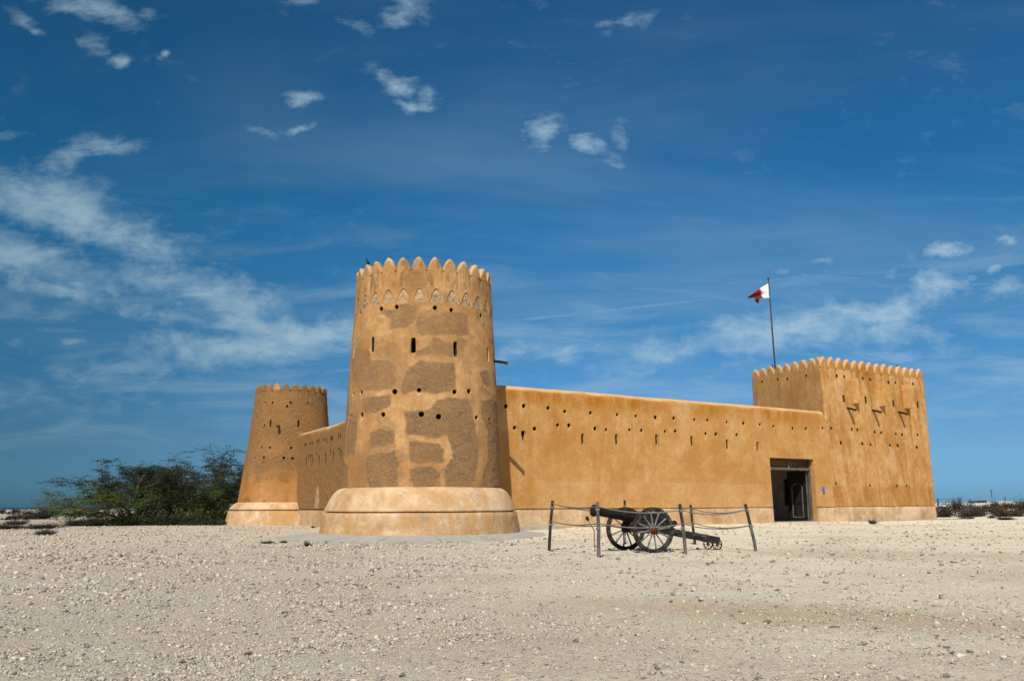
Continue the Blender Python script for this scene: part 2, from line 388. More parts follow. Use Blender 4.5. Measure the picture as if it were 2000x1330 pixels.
M['leaf2'] = leafmat('bright_green_leaf', (0.045, 0.078, 0.009), (0.11, 0.150, 0.018))
M['leaf3'] = leafmat('dark_scrub_leaf', (0.012, 0.014, 0.009), (0.035, 0.036, 0.018))
M['leaf4'] = leafmat('brown_scrub_twigs', (0.05, 0.036, 0.024), (0.13, 0.10, 0.065))

def ground_material():
    mt, N, bs = material('sandy_gravel')
    tc = N.new('ShaderNodeTexCoord').outputs['Object']
    tan = N.ramp(N.noise(tc, 0.16, 5, 0.6, 0.8), 0.44, 0.68)
    tan2 = N.ramp(N.noise(N.mapping(tc, (4, 9, 0)), 0.7, 6, 0.65, 0.5), 0.4, 0.75)
    sp = N.new('ShaderNodeSeparateXYZ'); N.l.new(tc, sp.inputs[0])
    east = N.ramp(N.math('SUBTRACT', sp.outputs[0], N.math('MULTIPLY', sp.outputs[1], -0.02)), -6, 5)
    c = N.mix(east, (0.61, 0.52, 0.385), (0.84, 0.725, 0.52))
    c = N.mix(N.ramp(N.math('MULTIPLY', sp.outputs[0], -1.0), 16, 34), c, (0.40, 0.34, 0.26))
    c = N.mix(N.math('MULTIPLY', tan, 0.55), c, (0.56, 0.42, 0.28))
    c = N.mix(N.math('MULTIPLY', tan2, 0.35), c, (0.57, 0.44, 0.30))
    # trodden reddish patch
    dv = N.vmath('LENGTH', N.mapping(tc, (3.4, 9.0, 0), (0, 0, -0.45), (3.2, 1.0, 50), 'TEXTURE'))
    c = N.mix(N.ramp(N.noise(N.mapping(tc, (1, 5, 0), (0, 0, .3), (.35, 1, 1)), 1.1, 6, 0.7, 0.6), 0.50, 0.72, 0, 0.30), c, (0.40, 0.34, 0.26))
    c = N.mix(N.math('MULTIPLY', N.ramp(N.math('ADD', dv, N.math('MULTIPLY', tan2, 0.7)), 0.3, 1.7, 1, 0), 0.60), c, (0.54, 0.36, 0.20))
    g1 = N.noise(tc, 45, 5, 0.75, 0.5); g2 = N.noise(tc, 12, 6, 0.75, 0.8)
    vo = N.new('ShaderNodeTexVoronoi'); N.l.new(tc, vo.inputs['Vector']); vo.inputs['Scale'].default_value = 26
    vr = N.ramp(vo.outputs['Distance'], 0.10, 0.42, 1, 0)
    sc = N.new('ShaderNodeSeparateColor'); N.l.new(vo.outputs['Color'], sc.inputs[0])
    pick = N.math('MULTIPLY', N.ramp(sc.outputs[0], 0.60, 0.66), vr)
    c = N.mix(N.math('MULTIPLY', pick, 0.8), c, N.mix(sc.outputs[1], (0.26, 0.23, 0.18), (0.62, 0.54, 0.42)))
    c = N.mix(N.ramp(g1, 0.34, 0.46, 0.60, 0.0), c, (0.15, 0.12, 0.085))
    c = N.mix(N.ramp(g2, 0.33, 0.42, 0.45, 0.0), c, (0.26, 0.22, 0.165))
    c = N.mix(N.ramp(g1, 0.58, 0.72, 0, 0.30), c, (0.82, 0.73, 0.56))
    N.l.new(c, bs.inputs['Base Color']); bs.inputs['Roughness'].default_value = 0.95; bs.inputs['Specular IOR Level'].default_value = 0.1
    h = N.math('ADD', N.math('MULTIPLY', g1, 0.5), N.math('ADD', N.math('MULTIPLY', g2, 1.0), N.math('MULTIPLY', pick, 0.5)))
    bp = N.new('ShaderNodeBump'); bp.inputs['Strength'].default_value = 1.0; bp.inputs['Distance'].default_value = 0.05
    N.l.new(h, bp.inputs['Height']); N.l.new(bp.outputs[0], bs.inputs['Normal'])
    return mt
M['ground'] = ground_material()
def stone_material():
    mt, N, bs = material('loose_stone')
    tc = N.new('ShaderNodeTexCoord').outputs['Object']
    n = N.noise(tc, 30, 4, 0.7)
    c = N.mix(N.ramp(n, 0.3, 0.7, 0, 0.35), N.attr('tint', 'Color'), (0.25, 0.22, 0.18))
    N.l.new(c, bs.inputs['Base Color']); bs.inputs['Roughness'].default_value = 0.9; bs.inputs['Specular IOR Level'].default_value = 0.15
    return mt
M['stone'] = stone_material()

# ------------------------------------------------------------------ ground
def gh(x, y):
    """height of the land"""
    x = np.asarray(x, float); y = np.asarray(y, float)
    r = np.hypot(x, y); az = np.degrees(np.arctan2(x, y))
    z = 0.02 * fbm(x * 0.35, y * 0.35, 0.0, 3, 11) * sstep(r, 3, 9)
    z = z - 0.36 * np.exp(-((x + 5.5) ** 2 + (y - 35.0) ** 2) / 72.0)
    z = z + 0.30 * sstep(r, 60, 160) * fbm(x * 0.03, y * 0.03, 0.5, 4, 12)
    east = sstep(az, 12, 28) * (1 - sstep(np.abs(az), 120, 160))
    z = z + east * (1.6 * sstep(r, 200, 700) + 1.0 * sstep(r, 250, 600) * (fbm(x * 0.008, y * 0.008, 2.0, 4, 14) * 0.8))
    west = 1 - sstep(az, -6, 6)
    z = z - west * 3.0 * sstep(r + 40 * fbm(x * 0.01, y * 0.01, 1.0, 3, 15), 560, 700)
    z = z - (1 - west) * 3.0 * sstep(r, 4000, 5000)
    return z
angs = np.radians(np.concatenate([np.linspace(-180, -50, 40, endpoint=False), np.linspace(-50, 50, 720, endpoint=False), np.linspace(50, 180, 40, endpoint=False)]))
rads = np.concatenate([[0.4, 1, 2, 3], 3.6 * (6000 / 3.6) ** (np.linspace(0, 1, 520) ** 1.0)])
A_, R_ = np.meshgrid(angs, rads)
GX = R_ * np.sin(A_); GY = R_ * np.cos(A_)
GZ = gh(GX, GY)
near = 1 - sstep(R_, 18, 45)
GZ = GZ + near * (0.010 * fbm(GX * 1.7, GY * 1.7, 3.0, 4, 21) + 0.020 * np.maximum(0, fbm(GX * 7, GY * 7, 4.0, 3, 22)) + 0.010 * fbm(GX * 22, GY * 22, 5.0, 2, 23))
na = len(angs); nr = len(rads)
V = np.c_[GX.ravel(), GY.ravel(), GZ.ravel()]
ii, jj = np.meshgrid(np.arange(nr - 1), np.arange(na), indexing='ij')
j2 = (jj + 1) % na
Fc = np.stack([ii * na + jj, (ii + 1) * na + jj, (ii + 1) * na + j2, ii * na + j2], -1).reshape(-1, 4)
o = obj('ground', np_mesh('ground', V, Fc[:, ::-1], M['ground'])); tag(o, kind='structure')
mb = MB(); mb.lathe([(-0.1, 0.42), (-0.002, 0.42)], n=40)
o = mb.build('ground_disc', M['ground'], o)
# sea
S = 16000
o = obj('sea', np_mesh('sea', [(-S, -2000, -1.0), (3000, -2000, -1.0), (3000, S, -1.0), (-S, S, -1.0)], [(0, 1, 2, 3)], M['sea'], smooth=False)); tag(o, kind='structure')
foam = MB()
for k in range(26):
    a = radians(random.uniform(-36, -24)); r = random.uniform(600, 760); l = random.uniform(2, 9)
    c = Vector((r * sin(a), r * cos(a), -0.80)); tdir = Vector((cos(a), -sin(a), 0)); nd = Vector((sin(a), cos(a), 0))
    pts = [c + tdir * (l * s_) + nd * w for s_, w in ((-1, 0), (-.4, -1.4), (.5, -1), (1, 0), (.4, 1.5), (-.5, 1.2))]
    topz = [p + Vector((0, 0, 0.5)) for p in pts]
    foam.add(pts + topz, [(6, 7, 8, 9, 10, 11)] + [(i, (i + 1) % 6, 6 + (i + 1) % 6, 6 + i) for i in range(6)])
o = foam.build('surf', M['foam']); tag(o, 'white surf breaking along the distant shore at far left', 'surf', kind='stuff')

# ------------------------------------------------------------------ fort frame
T_ = Vector((cos(radians(30)), sin(radians(30)), 0)); N_ = Vector((-T_.y, T_.x, 0)); W0 = Vector((0.52, 43.6, 0))
def uvz(u, v, z): return W0 + T_ * u + N_ * v + Vector((0, 0, z))
def uvz_np(u, v, z):
    return np.stack([W0.x + T_.x * u + N_.x * v, W0.y + T_.y * u + N_.y * v, z], -1)

def grid_faces(nr_, nc_, wrap=False):
    jm = nc_ if wrap else nc_ - 1
    i, j = np.meshgrid(np.arange(nr_ - 1), np.arange(jm), indexing='ij'); j2_ = (j + 1) % nc_
    return np.stack([i * nc_ + j, i * nc_ + j2_, (i + 1) * nc_ + j2_, (i + 1) * nc_ + j], -1).reshape(-1, 4)

def outline_round(r, n=14, sx=1.0, wob=0.0, sd=0):
    rr = random.Random(sd)
    return [(r * sx * cos(2 * pi * k / n) * (1 + wob * rr.uniform(-1, 1)), r * sin(2 * pi * k / n) * (1 + wob * rr.uniform(-1, 1))) for k in range(n)]
def outline_slit(w, h, sd=0):
    rr = random.Random(sd); j = lambda a: a * rr.uniform(0.8, 1.15)
    return [(-j(w) / 2, -h / 2), (-w * .1, -h / 2 * 1.06), (j(w) / 2, -h / 2 * .95), (w * .55, -h * .2), (w * .5, h * .2), (j(w) / 2, h / 2), (0, h / 2 * 1.05), (-j(w) / 2, h / 2), (-w * .52, h * .2), (-w * .5, -h * .2)]
def outline_tear(w, h):
    return [(0, -h / 2), (w * .18, -h * .25), (w * .3, 0), (w * .5, h * .25), (w * .45, h * .45), (0, h / 2), (-w * .45, h * .45), (-w * .5, h * .25), (-w * .3, 0), (-w * .18, -h * .25)]
def opening(S_, u0, z0, outl, depth, flare, flange, mat, name, parent, us=1.0, sill=0.0, ra=0.0, dark=3):
    """funnel-shaped recess with a smeared plaster lip; S_(u,z,d) maps to the surface, d inward metres.  Each is its own part."""
    k = len(outl); V_ = []
    def ring(scale_add, d, lower=0.0):
        for (a, b) in outl:
            L = math.hypot(a, b) + 1e-6
            f = 1 + scale_add / L
            bb = b * f
            if lower and b < 0: bb -= lower * 0.7
            V_.append(S_(u0 + a * f * us, z0 + bb, d))
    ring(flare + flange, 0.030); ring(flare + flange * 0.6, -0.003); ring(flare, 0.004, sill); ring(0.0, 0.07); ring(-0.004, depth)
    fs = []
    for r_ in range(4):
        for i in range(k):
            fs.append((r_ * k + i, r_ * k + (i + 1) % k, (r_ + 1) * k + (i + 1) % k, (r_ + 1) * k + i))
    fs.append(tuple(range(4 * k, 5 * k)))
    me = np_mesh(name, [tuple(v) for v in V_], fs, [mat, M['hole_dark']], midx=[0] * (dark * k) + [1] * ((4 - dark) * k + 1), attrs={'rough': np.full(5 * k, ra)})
    bm = bmesh.new(); bm.from_mesh(me); bmesh.ops.recalc_face_normals(bm, faces=bm.faces); bmesh.ops.reverse_faces(bm, faces=bm.faces) if False else None
    bm.to_mesh(me); bm.free()
    return obj(name, me, parent)
def cut_mask(U, Z_, u0, z0, outl, grow, us=1.0):
    P_ = [(u0 + a * us, z0 + b) for a, b in outl]
    box = (np.abs(U - u0) < 1.2) & (np.abs(Z_ - z0) < 1.2)
    res = np.zeros(U.shape, bool)
    if box.any():
        uu = (U[box] - u0) / us; zz = Z_[box] - z0
        res[box] = poly_dist(uu, zz, [(a, b) for a, b in outl]) > -grow
    return res

# ------------------------------------------------------------------ round towers
def round_tower(name, c, prof, holes, slits, patches, z_bot, z_top, n_around, mat, skirt, merl_n, merl_phase, merl_h, label, slit_sz, hole_r, rough_fn, niches=None, merl_pale=()):
    root = empty(name, (c[0], c[1], 0)); tag(root, label, 'tower')
    zs = [p[0] for p in prof]; rs = [p[1] for p in prof]
    def rad(z): return np.interp(z, zs, rs)
    pitch = 2 * pi / merl_n
    def disp(th, z):
        r = 0.020 * fbm(np.sin(th) * 2.2, np.cos(th) * 2.2, z * 0.7, 3, 31)
        ph = (th - merl_phase) / pitch; g = np.abs(ph - np.floor(ph) - 0.5)         # 0 at a gap
        groove = np.exp(-((0.5 - np.abs(g - 0.0)) * 0 + g) ** 2 / 0.004) * sstep(z, z_top - 1.0, z_top) * 0.05
        return r - groove
    def S_(a_len, z, d):          # arc position in metres at the reference radius
        th = a_len / REF
        r = rad(z) - d + float(disp(np.array(th), np.array(z)))
        return (r * sin(th), -r * cos(th), z)
    REF = float(rad((z_bot + z_top) / 2))
    nz = int((z_top - z_bot) / 0.042)
    th = np.linspace(-pi, pi, n_around, endpoint=False); z = np.linspace(z_bot, z_top, nz)
    TH_, Z_ = np.meshgrid(th, z)
    rough = rough_fn(TH_, Z_)
    if patches:
        tw = TH_ + 0.035 * fbm(np.sin(TH_) * 9, np.cos(TH_) * 9, Z_ * 3, 5, 41, .7); zw = Z_ + 0.12 * fbm(np.sin(TH_) * 9, np.cos(TH_) * 9, Z_ * 3 + 5, 3, 42)
        for poly in patches:
            pp = [(radians(a) * REF, b) for a, b in poly]
            st_ = 1.0 if np.mean([q[1] for q in poly]) < 7.2 else 0.72
            rough = np.maximum(rough, st_ * sstep(poly_dist(tw * REF, zw, pp), -0.05, 0.09) * (0.78 + 0.22 * sstep(fbm(np.sin(TH_) * 5, np.cos(TH_) * 5, Z_ * 1.5, 3, 44), -.3, .2)))
    Rr = rad(Z_) + disp(TH_, Z_) + rough * (-0.016 + 0.034 * fbm(np.sin(TH_) * REF * 3.2, np.cos(TH_) * REF * 3.2, Z_ * 3.8, 4, 43, .65))
    stain = sstep(fbm(np.sin(TH_) * 1.5, np.cos(TH_) * 1.5, Z_ * 0.5, 3, 51), 0.12, 0.6) * 0.8
    pale = np.zeros_like(stain)
    # paler water runs under the holes
    for (a, zz) in holes + slits:
        d_ = (TH_ - radians(a)) * REF
        dz_ = zz - 0.12 - Z_
        pale = np.maximum(pale, np.exp(-(d_ / 0.09) ** 2) * np.where(dz_ > 0, np.exp(-dz_ / 0.22), 0) * 0.8 * (vnoise(a, zz, 1.0) > 0.35))
    U_ = TH_ * REF
    Cu = (U_[:-1, :] + np.roll(U_, -1, 1)[:-1, :]) / 2; Cu[:, -1] = U_[:-1, -1] + (U_[0, 1] - U_[0, 0]) / 2
    Cz = (Z_[:-1] + Z_[1:]) / 2
    cut = np.zeros(Cu.shape, bool)
    root_parts = []
    for k, (a, zz) in enumerate(holes):
        ol = outline_round(hole_r * random.uniform(0.85, 1.12), 12, 1.0, 0.06, k)
        cut |= cut_mask(Cu, Cz, radians(a) * REF, zz, ol, 0.035)
        root_parts.append(('gun_port', a, zz, ol, 0.02))
    for k, (a, zz) in enumerate(slits):
        ol = outline_slit(slit_sz[0], slit_sz[1], k)
        cut |= cut_mask(Cu, Cz, radians(a) * REF, zz, ol, 0.035)
        root_parts.append(('loophole', a, zz, ol, 0.03))
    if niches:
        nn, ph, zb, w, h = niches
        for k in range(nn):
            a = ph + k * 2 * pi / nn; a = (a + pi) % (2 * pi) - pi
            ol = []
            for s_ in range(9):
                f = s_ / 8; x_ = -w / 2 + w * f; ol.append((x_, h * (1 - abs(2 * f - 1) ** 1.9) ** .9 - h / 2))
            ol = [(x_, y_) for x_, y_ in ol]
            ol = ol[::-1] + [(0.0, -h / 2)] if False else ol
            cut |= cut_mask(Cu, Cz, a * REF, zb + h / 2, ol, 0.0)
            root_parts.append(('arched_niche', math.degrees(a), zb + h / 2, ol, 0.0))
    Fq = grid_faces(nz, n_around, True).reshape(nz - 1, n_around, 4)
    Vt = np.c_[(Rr * np.sin(TH_)).ravel(), (-Rr * np.cos(TH_)).ravel(), Z_.ravel()]
    keep = Fq[~cut]
    obj('shaft', np_mesh('shaft', Vt, keep, mat, attrs={'rough': rough.ravel(), 'stain': stain.ravel(), 'pale': pale.ravel()}), root)
    for (nm, a, zz, ol, fl) in root_parts:
        if nm == 'arched_niche':
            k = len(ol); u0 = radians(a) * REF; V_ = []
            rr_ = random.Random(int(a * 10))
            def rg(g, d, j=0):
                for (x_, y_) in ol:
                    L = math.hypot(x_, y_) + 1e-6; f = 1 + g / L
                    V_.append(S_(u0 + x_ * f, zz + y_ * f, d))
            rg(0.06, 0.03); rg(0.035, -0.008); rg(0.0, 0.0); rg(-0.012, 0.055); rg(-0.05, 0.045); rg(-0.09, 0.03 + rr_.uniform(0, 0.02))
            fs = [(r_ * k + i, r_ * k + (i + 1) % k, (r_ + 1) * k + (i + 1) % k, (r_ + 1) * k + i) for r_ in range(5) for i in range(k)]
            mi = [0] * (3 * k) + [1] * (2 * k) + [2]
            fs.append(tuple(range(5 * k, 6 * k)))
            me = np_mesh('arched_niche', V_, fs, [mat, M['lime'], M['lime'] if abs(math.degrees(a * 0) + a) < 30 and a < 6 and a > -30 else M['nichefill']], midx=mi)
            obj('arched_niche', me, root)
        else:
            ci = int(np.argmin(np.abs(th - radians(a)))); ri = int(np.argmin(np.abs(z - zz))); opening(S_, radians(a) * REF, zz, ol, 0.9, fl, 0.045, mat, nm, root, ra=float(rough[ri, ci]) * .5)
    # merlons: pointed leaves, each a curved thick piece
    th_w = pitch * 0.98
    def merlon(k):
        a0 = merl_phase + k * pitch; n = 13; m_ = 7; T = 0.30; hh = merl_h * random.uniform(0.96, 1.05)
        lean_ = random.uniform(-.03, .03); rr_ = []; Vm = []; At = []
        def top(f): return max(0.0, 1 - abs(f) ** 1.7) ** 0.95
        for side in (0, 1):
            for q in range(m_):
                g_ = q / (m_ - 1)
                for i in range(n):
                    f = i / (n - 1) * 2 - 1
                    th_ = a0 + (f * 0.5 + lean_ * g_ * (1 - f * f)) * pitch * (1 - 0.0 * g_)
                    zt = z_top + hh * top(f) * g_ - (0.0 if side == 0 else 0.0)
                    edge = sstep(g_, .80, 1.0) * 0.045
                    base_r = rad(zt) + float(disp(np.array(th_), np.array(min(zt, z_top)))) + 0.05 * g_ * (1 - f * f)
                    r_ = base_r - edge if side == 0 else rad(z_top) - T + edge
                    Vm.append((r_ * sin(th_), -r_ * cos(th_), zt))
                    At.append((th_, zt, g_, f))
        fs = []
        for side in (0, 1):
            b = side * m_ * n
            for q in range(m_ - 1):
                for i in range(n - 1): fs.append((b + q * n + i, b + q * n + i + 1, b + (q + 1) * n + i + 1, b + (q + 1) * n + i))
        t0 = (m_ - 1) * n; t1 = m_ * n + (m_ - 1) * n
        for i in range(n - 1): fs.append((t0 + i, t0 + i + 1, t1 + i + 1, t1 + i))
        At = np.array(At); rg_ = rough_fn(At[:, 0], At[:, 1])
        me = np_mesh('merlon', Vm, fs, mat, attrs={'pale': sstep(At[:, 2], .72, 1.0) * .8, 'rough': rg_})
        bm = bmesh.new(); bm.from_mesh(me); bmesh.ops.remove_doubles(bm, verts=bm.verts, dist=0.0005); bmesh.ops.recalc_face_normals(bm, faces=bm.faces); bm.to_mesh(me); bm.free()
        if k in merl_pale: me.materials.clear(); me.materials.append(M['lime'])
        return me
    for k in range(merl_n): obj('merlon', merlon(k), root)
    # parapet top, inner face and walkway
    R0 = float(rad(z_top)); mb = MB(); n = 96; rings = [(R0 - 0.0, z_top - 0.004), (R0 - 0.33, z_top - 0.004), (R0 - 0.33, z_top - 1.2), (0.01, z_top - 1.2)]
    vs = [(r * cos(2 * pi * k / n), r * sin(2 * pi * k / n), zz) for r, zz in rings for k in range(n)]
    fs = [(i * n + k, i * n + (k + 1) % n, (i + 1) * n + (k + 1) % n, (i + 1) * n + k) for i in range(3) for k in range(n)]
    mb.add(vs, fs); mb.build('roof_deck', mat, root)
    # skirt (two rings with a dark joint between)
    for nm, pr in skirt:
        n = 260; P_ = []; pl = []
        for (r, zz) in pr:
            t_ = np.linspace(0, 2 * pi, n, endpoint=False)
            rr = r + 0.012 * fbm(np.sin(t_) * 3, np.cos(t_) * 3, zz * 1.2, 3, 61) + 0.006 * fbm(np.sin(t_) * 14, np.cos(t_) * 14, zz * 4, 2, 62)
            zv = zz + (0.012 * fbm(np.sin(t_) * 4, np.cos(t_) * 4, 0.3, 3, 63) if abs(zz - z_joint) < 0.09 else 0)
            P_.append(np.stack([rr * np.sin(t_), -rr * np.cos(t_), np.broadcast_to(zv, t_.shape)], -1)); pl.append(np.full(n, 0.45 if zz > z_joint else 0.0))
        P_ = np.concatenate(P_); pl = np.concatenate(pl)
        obj(nm, np_mesh(nm, P_, grid_faces(len(pr), n, True), M['plinth'], attrs={'pale': pl * (0.3 + 1.2 * sstep(fbm(P_[:, 0] * 1.2, P_[:, 1] * 1.2, P_[:, 2] * 0.5, 4, 64), -.2, .3)), 'stain': 0.75 * sstep(fbm(P_[:, 0] * 1.6, P_[:, 1] * 1.6, P_[:, 2] * 0.4 + 4, 4, 65), .0, .4), 'rough': 0.35 * sstep(fbm(P_[:, 0] * 2.5, P_[:, 1] * 2.5, P_[:, 2] * 2.5, 4, 66), .25, .5)}), root)
    return root, S_, REF

t1h = [(-55.1, 9.79), (-28.8, 9.75), (-15.2, 9.76), (14.7, 9.72), (27.8, 9.68), (57.7, 9.7), (75.9, 9.76), (-56.1, 6.11), (-44.3, 6.11), (-14.1, 6.01), (3.6, 6.06), (29.5, 6.04), (41.6, 6.12), (74.8, 6.06), (89.0, 6.04), (-64.0, 5.17), (-57.1, 5.13), (-42.2, 5.11), (-22.3, 5.04), (5.4, 5.02), (17.5, 4.93), (48.4, 5.0), (64.2, 5.01)]
t1s = [(-62.2, 8.13), (-35.3, 8.18), (-1.2, 8.02), (30.7, 7.93), (66.0, 7.99)]
t1p = [[(-29.3, 9.55), (-20.0, 9.29), (-20.4, 8.69), (-7.1, 8.79), (-0.5, 9.04), (0.2, 9.44), (3.5, 9.84), (-12.1, 9.91), (-16.5, 9.68), (-26.3, 9.68)],
 [(0.3, 9.29), (14.5, 9.41), (27.8, 9.63), (41.9, 9.64), (42.4, 8.72), (31.2, 8.48), (30.3, 8.63), (20.5, 8.55), (3.9, 8.44), (0.5, 8.74)],
 [(12.9, 8.38), (18.8, 8.42), (23.0, 8.14), (30.2, 8.18), (32.1, 8.44), (43.3, 8.47), (41.0, 8.2), (34.7, 7.7), (29.1, 7.63), (6.5, 7.52), (0.9, 7.5), (1.6, 7.74), (9.7, 8.0)],
 [(-61.5, 8.26), (-42.7, 8.09), (-36.7, 7.93), (-36.8, 7.63), (-34.3, 7.47), (-18.4, 7.44), (-12.9, 7.12), (-13.0, 6.1), (-24.4, 6.09), (-44.4, 6.19), (-59.1, 6.75), (-66.6, 7.64)],
 [(0.2, 7.3), (4.9, 7.45), (9.8, 7.31), (29.9, 7.28), (30.4, 6.15), (18.6, 5.94), (6.1, 5.96), (0.6, 6.13), (-7.2, 5.9), (-8.9, 6.09), (-6.8, 6.77)],
 [(52.8, 7.03), (63.7, 7.27), (70.8, 6.72), (64.0, 6.41), (56.4, 6.6)],
 [(-42.0, 5.85), (-33.1, 5.89), (-16.5, 5.88), (-16.2, 5.43), (-19.9, 5.28), (-27.9, 5.14), (-41.1, 5.17)],
 [(-32.6, 4.31), (-23.2, 4.47), (-12.8, 4.34), (-12.1, 3.79), (-22.6, 3.65), (-31.9, 3.7)],
 [(-33.8, 3.37), (-26.4, 3.45), (-11.5, 3.51), (-9.1, 2.96), (-9.5, 1.9), (-31.3, 1.9), (-36.8, 2.9)],
 [(-6.2, 5.14), (11.6, 5.23), (17.6, 5.74), (41.8, 5.78), (45.0, 5.04), (47.2, 4.61), (50.5, 3.87), (48.8, 3.01), (41.5, 1.8), (22.8, 1.8), (21.1, 2.76), (27.3, 3.18), (25.5, 3.81), (22.9, 4.17), (16.0, 4.0), (5.9, 4.1), (-4.9, 4.15)],
 [(-3.1, 3.86), (3.5, 3.91), (17.7, 3.79), (21.1, 3.49), (21.1, 3.02), (3.7, 2.99), (-2.0, 3.01)],
 [(-1.1, 2.78), (12.8, 2.81), (18.6, 2.55), (18.6, 1.8), (1.6, 1.8), (-1.7, 2.25)],
 [(51.7, 5.78), (69.3, 5.96), (88, 6.01), (130, 6.5), (150, 1.8), (48.3, 1.8), (55.3, 2.76), (60.3, 3.26), (60.6, 4.51), (53.9, 4.92)],
 [(-60.7, 5.31), (-47.0, 5.17), (-46.8, 4.1), (-47.1, 3.35), (-62.9, 3.35), (-64.0, 4.06)],
 [(-74, 3.31), (-57.6, 2.95), (-55.2, 1.8), (-74, 1.8)], [(-130, 8), (-75, 7.9), (-64, 5.5), (-68, 3.4), (-80, 1.8), (-130, 1.8)]]
z_joint = 0.95
sk1 = [('skirt', [(3.5, 2.02), (3.62, 1.975), (3.70, 1.955), (3.79, 1.905), (3.88, 1.83), (3.97, 1.735), (4.05, 1.62), (4.13, 1.48), (4.20, 1.34), (4.27, 1.18), (4.33, 1.05), (4.365, 0.985), (4.35, 0.970), (4.24, 0.970)]),
       ('plinth', [(4.22, 0.99), (4.22, 0.925), (4.345, 0.920), (4.375, 0.90), (4.41, 0.70), (4.46, 0.40), (4.52, 0.12), (4.56, -0.3)])]
def rough1(TH_, Z_):
    # merlon faces and the drum band keep scraps of the old render in vertical runs
    b = sstep(fbm(np.sin(TH_) * 14, np.cos(TH_) * 14, Z_ * 1.1, 4, 71), 0.10, 0.42) * sstep(Z_, 10.3, 10.9) * 0.8
    c = sstep(fbm(np.sin(TH_) * 6, np.cos(TH_) * 6, Z_ * 1.6, 4, 72), 0.10, 0.5) * 0.7
    e = 0.30 * sstep(fbm(np.sin(TH_) * 3, np.cos(TH_) * 3, Z_ * 0.9, 5, 73, .65), -0.15, 0.35)
    return np.maximum(np.maximum(b, c * sstep(TH_, 0.5, 0.9)), e)
tower1, S1, REF1 = round_tower('round_tower', (-4.17, 36.97), [(1.9, 3.63), (5.85, 3.49), (7.8, 3.38), (10.87, 3.22), (13, 3.12)], t1h, t1s, t1p, 1.90, 11.44, 600,
    M['tower'], sk1, 28, radians(1.7), 0.60, 'tall round tower with patchy plaster and flared pale base, nearest the viewer', (0.19, 0.62), 0.105, rough1,
    niches=(28, radians(2.9), 9.97, 0.66, 0.64))

t2h = [(-71.8, 8.23), (-27.7, 8.12), (-14.0, 8.09), (14.8, 8.08), (9.8, 7.83), (42.2, 8.11), (-24.6, 6.58), (-71.6, 6.71), (-24.1, 5.08), (-11.0, 5.05), (17.9, 5.02), (-71.7, 5.07), (-33.9, 4.39), (-18.6, 4.39), (8.8, 4.36), (20.1, 4.33)]
t2s = [(-69, 6.9), (-14.1, 6.68), (26.9, 6.69)]
sk2 = [('skirt', [(3.2, 1.49), (3.29, 1.46), (3.40, 1.41), (3.52, 1.33), (3.63, 1.23), (3.73, 1.12), (3.82, 1.00), (3.80, 0.985), (3.66, 0.98)]),
       ('plinth', [(3.64, 1.0), (3.64, 0.94), (3.79, 0.93), (3.83, 0.90), (3.93, 0.50), (4.04, 0.12), (4.08, -0.1)])]
def rough2(TH_, Z_):
    up_ = sstep(Z_ + 1.3 * fbm(np.sin(TH_) * 2.5, np.cos(TH_) * 2.5, Z_ * 0.5, 5, 81, .65), 2.5, 4.6)
    lo = sstep(fbm(np.sin(TH_) * 5, np.cos(TH_) * 5, Z_ * 1.3, 4, 82), 0.05, 0.4)
    return np.clip(np.maximum(up_ * (0.62 + 0.38 * sstep(fbm(np.sin(TH_) * 3, np.cos(TH_) * 3, Z_ * .8, 4, 83), -.2, .2)), lo * 0.7), 0, 1)
z_joint = 0.96
tower2, S2, REF2 = round_tower('round_tower', (-15.53, 55.6), [(1.5, 3.26), (5.9, 2.72), (9, 2.42), (10, 2.34)], t2h, t2s, None, 1.42, 8.95, 420,
    M['rear'], sk2, 24, radians(6.4), 0.46, 'squat darker round tower at the far left corner of the fort, beside the thorn trees', (0.13, 0.42), 0.075, rough2, merl_pale=(23,))

K1 = 1.08
tower1.location = (-4.17 * K1, 36.97 * K1, 1.2 * (1 - K1)); tower1.scale = (K1, K1, K1)
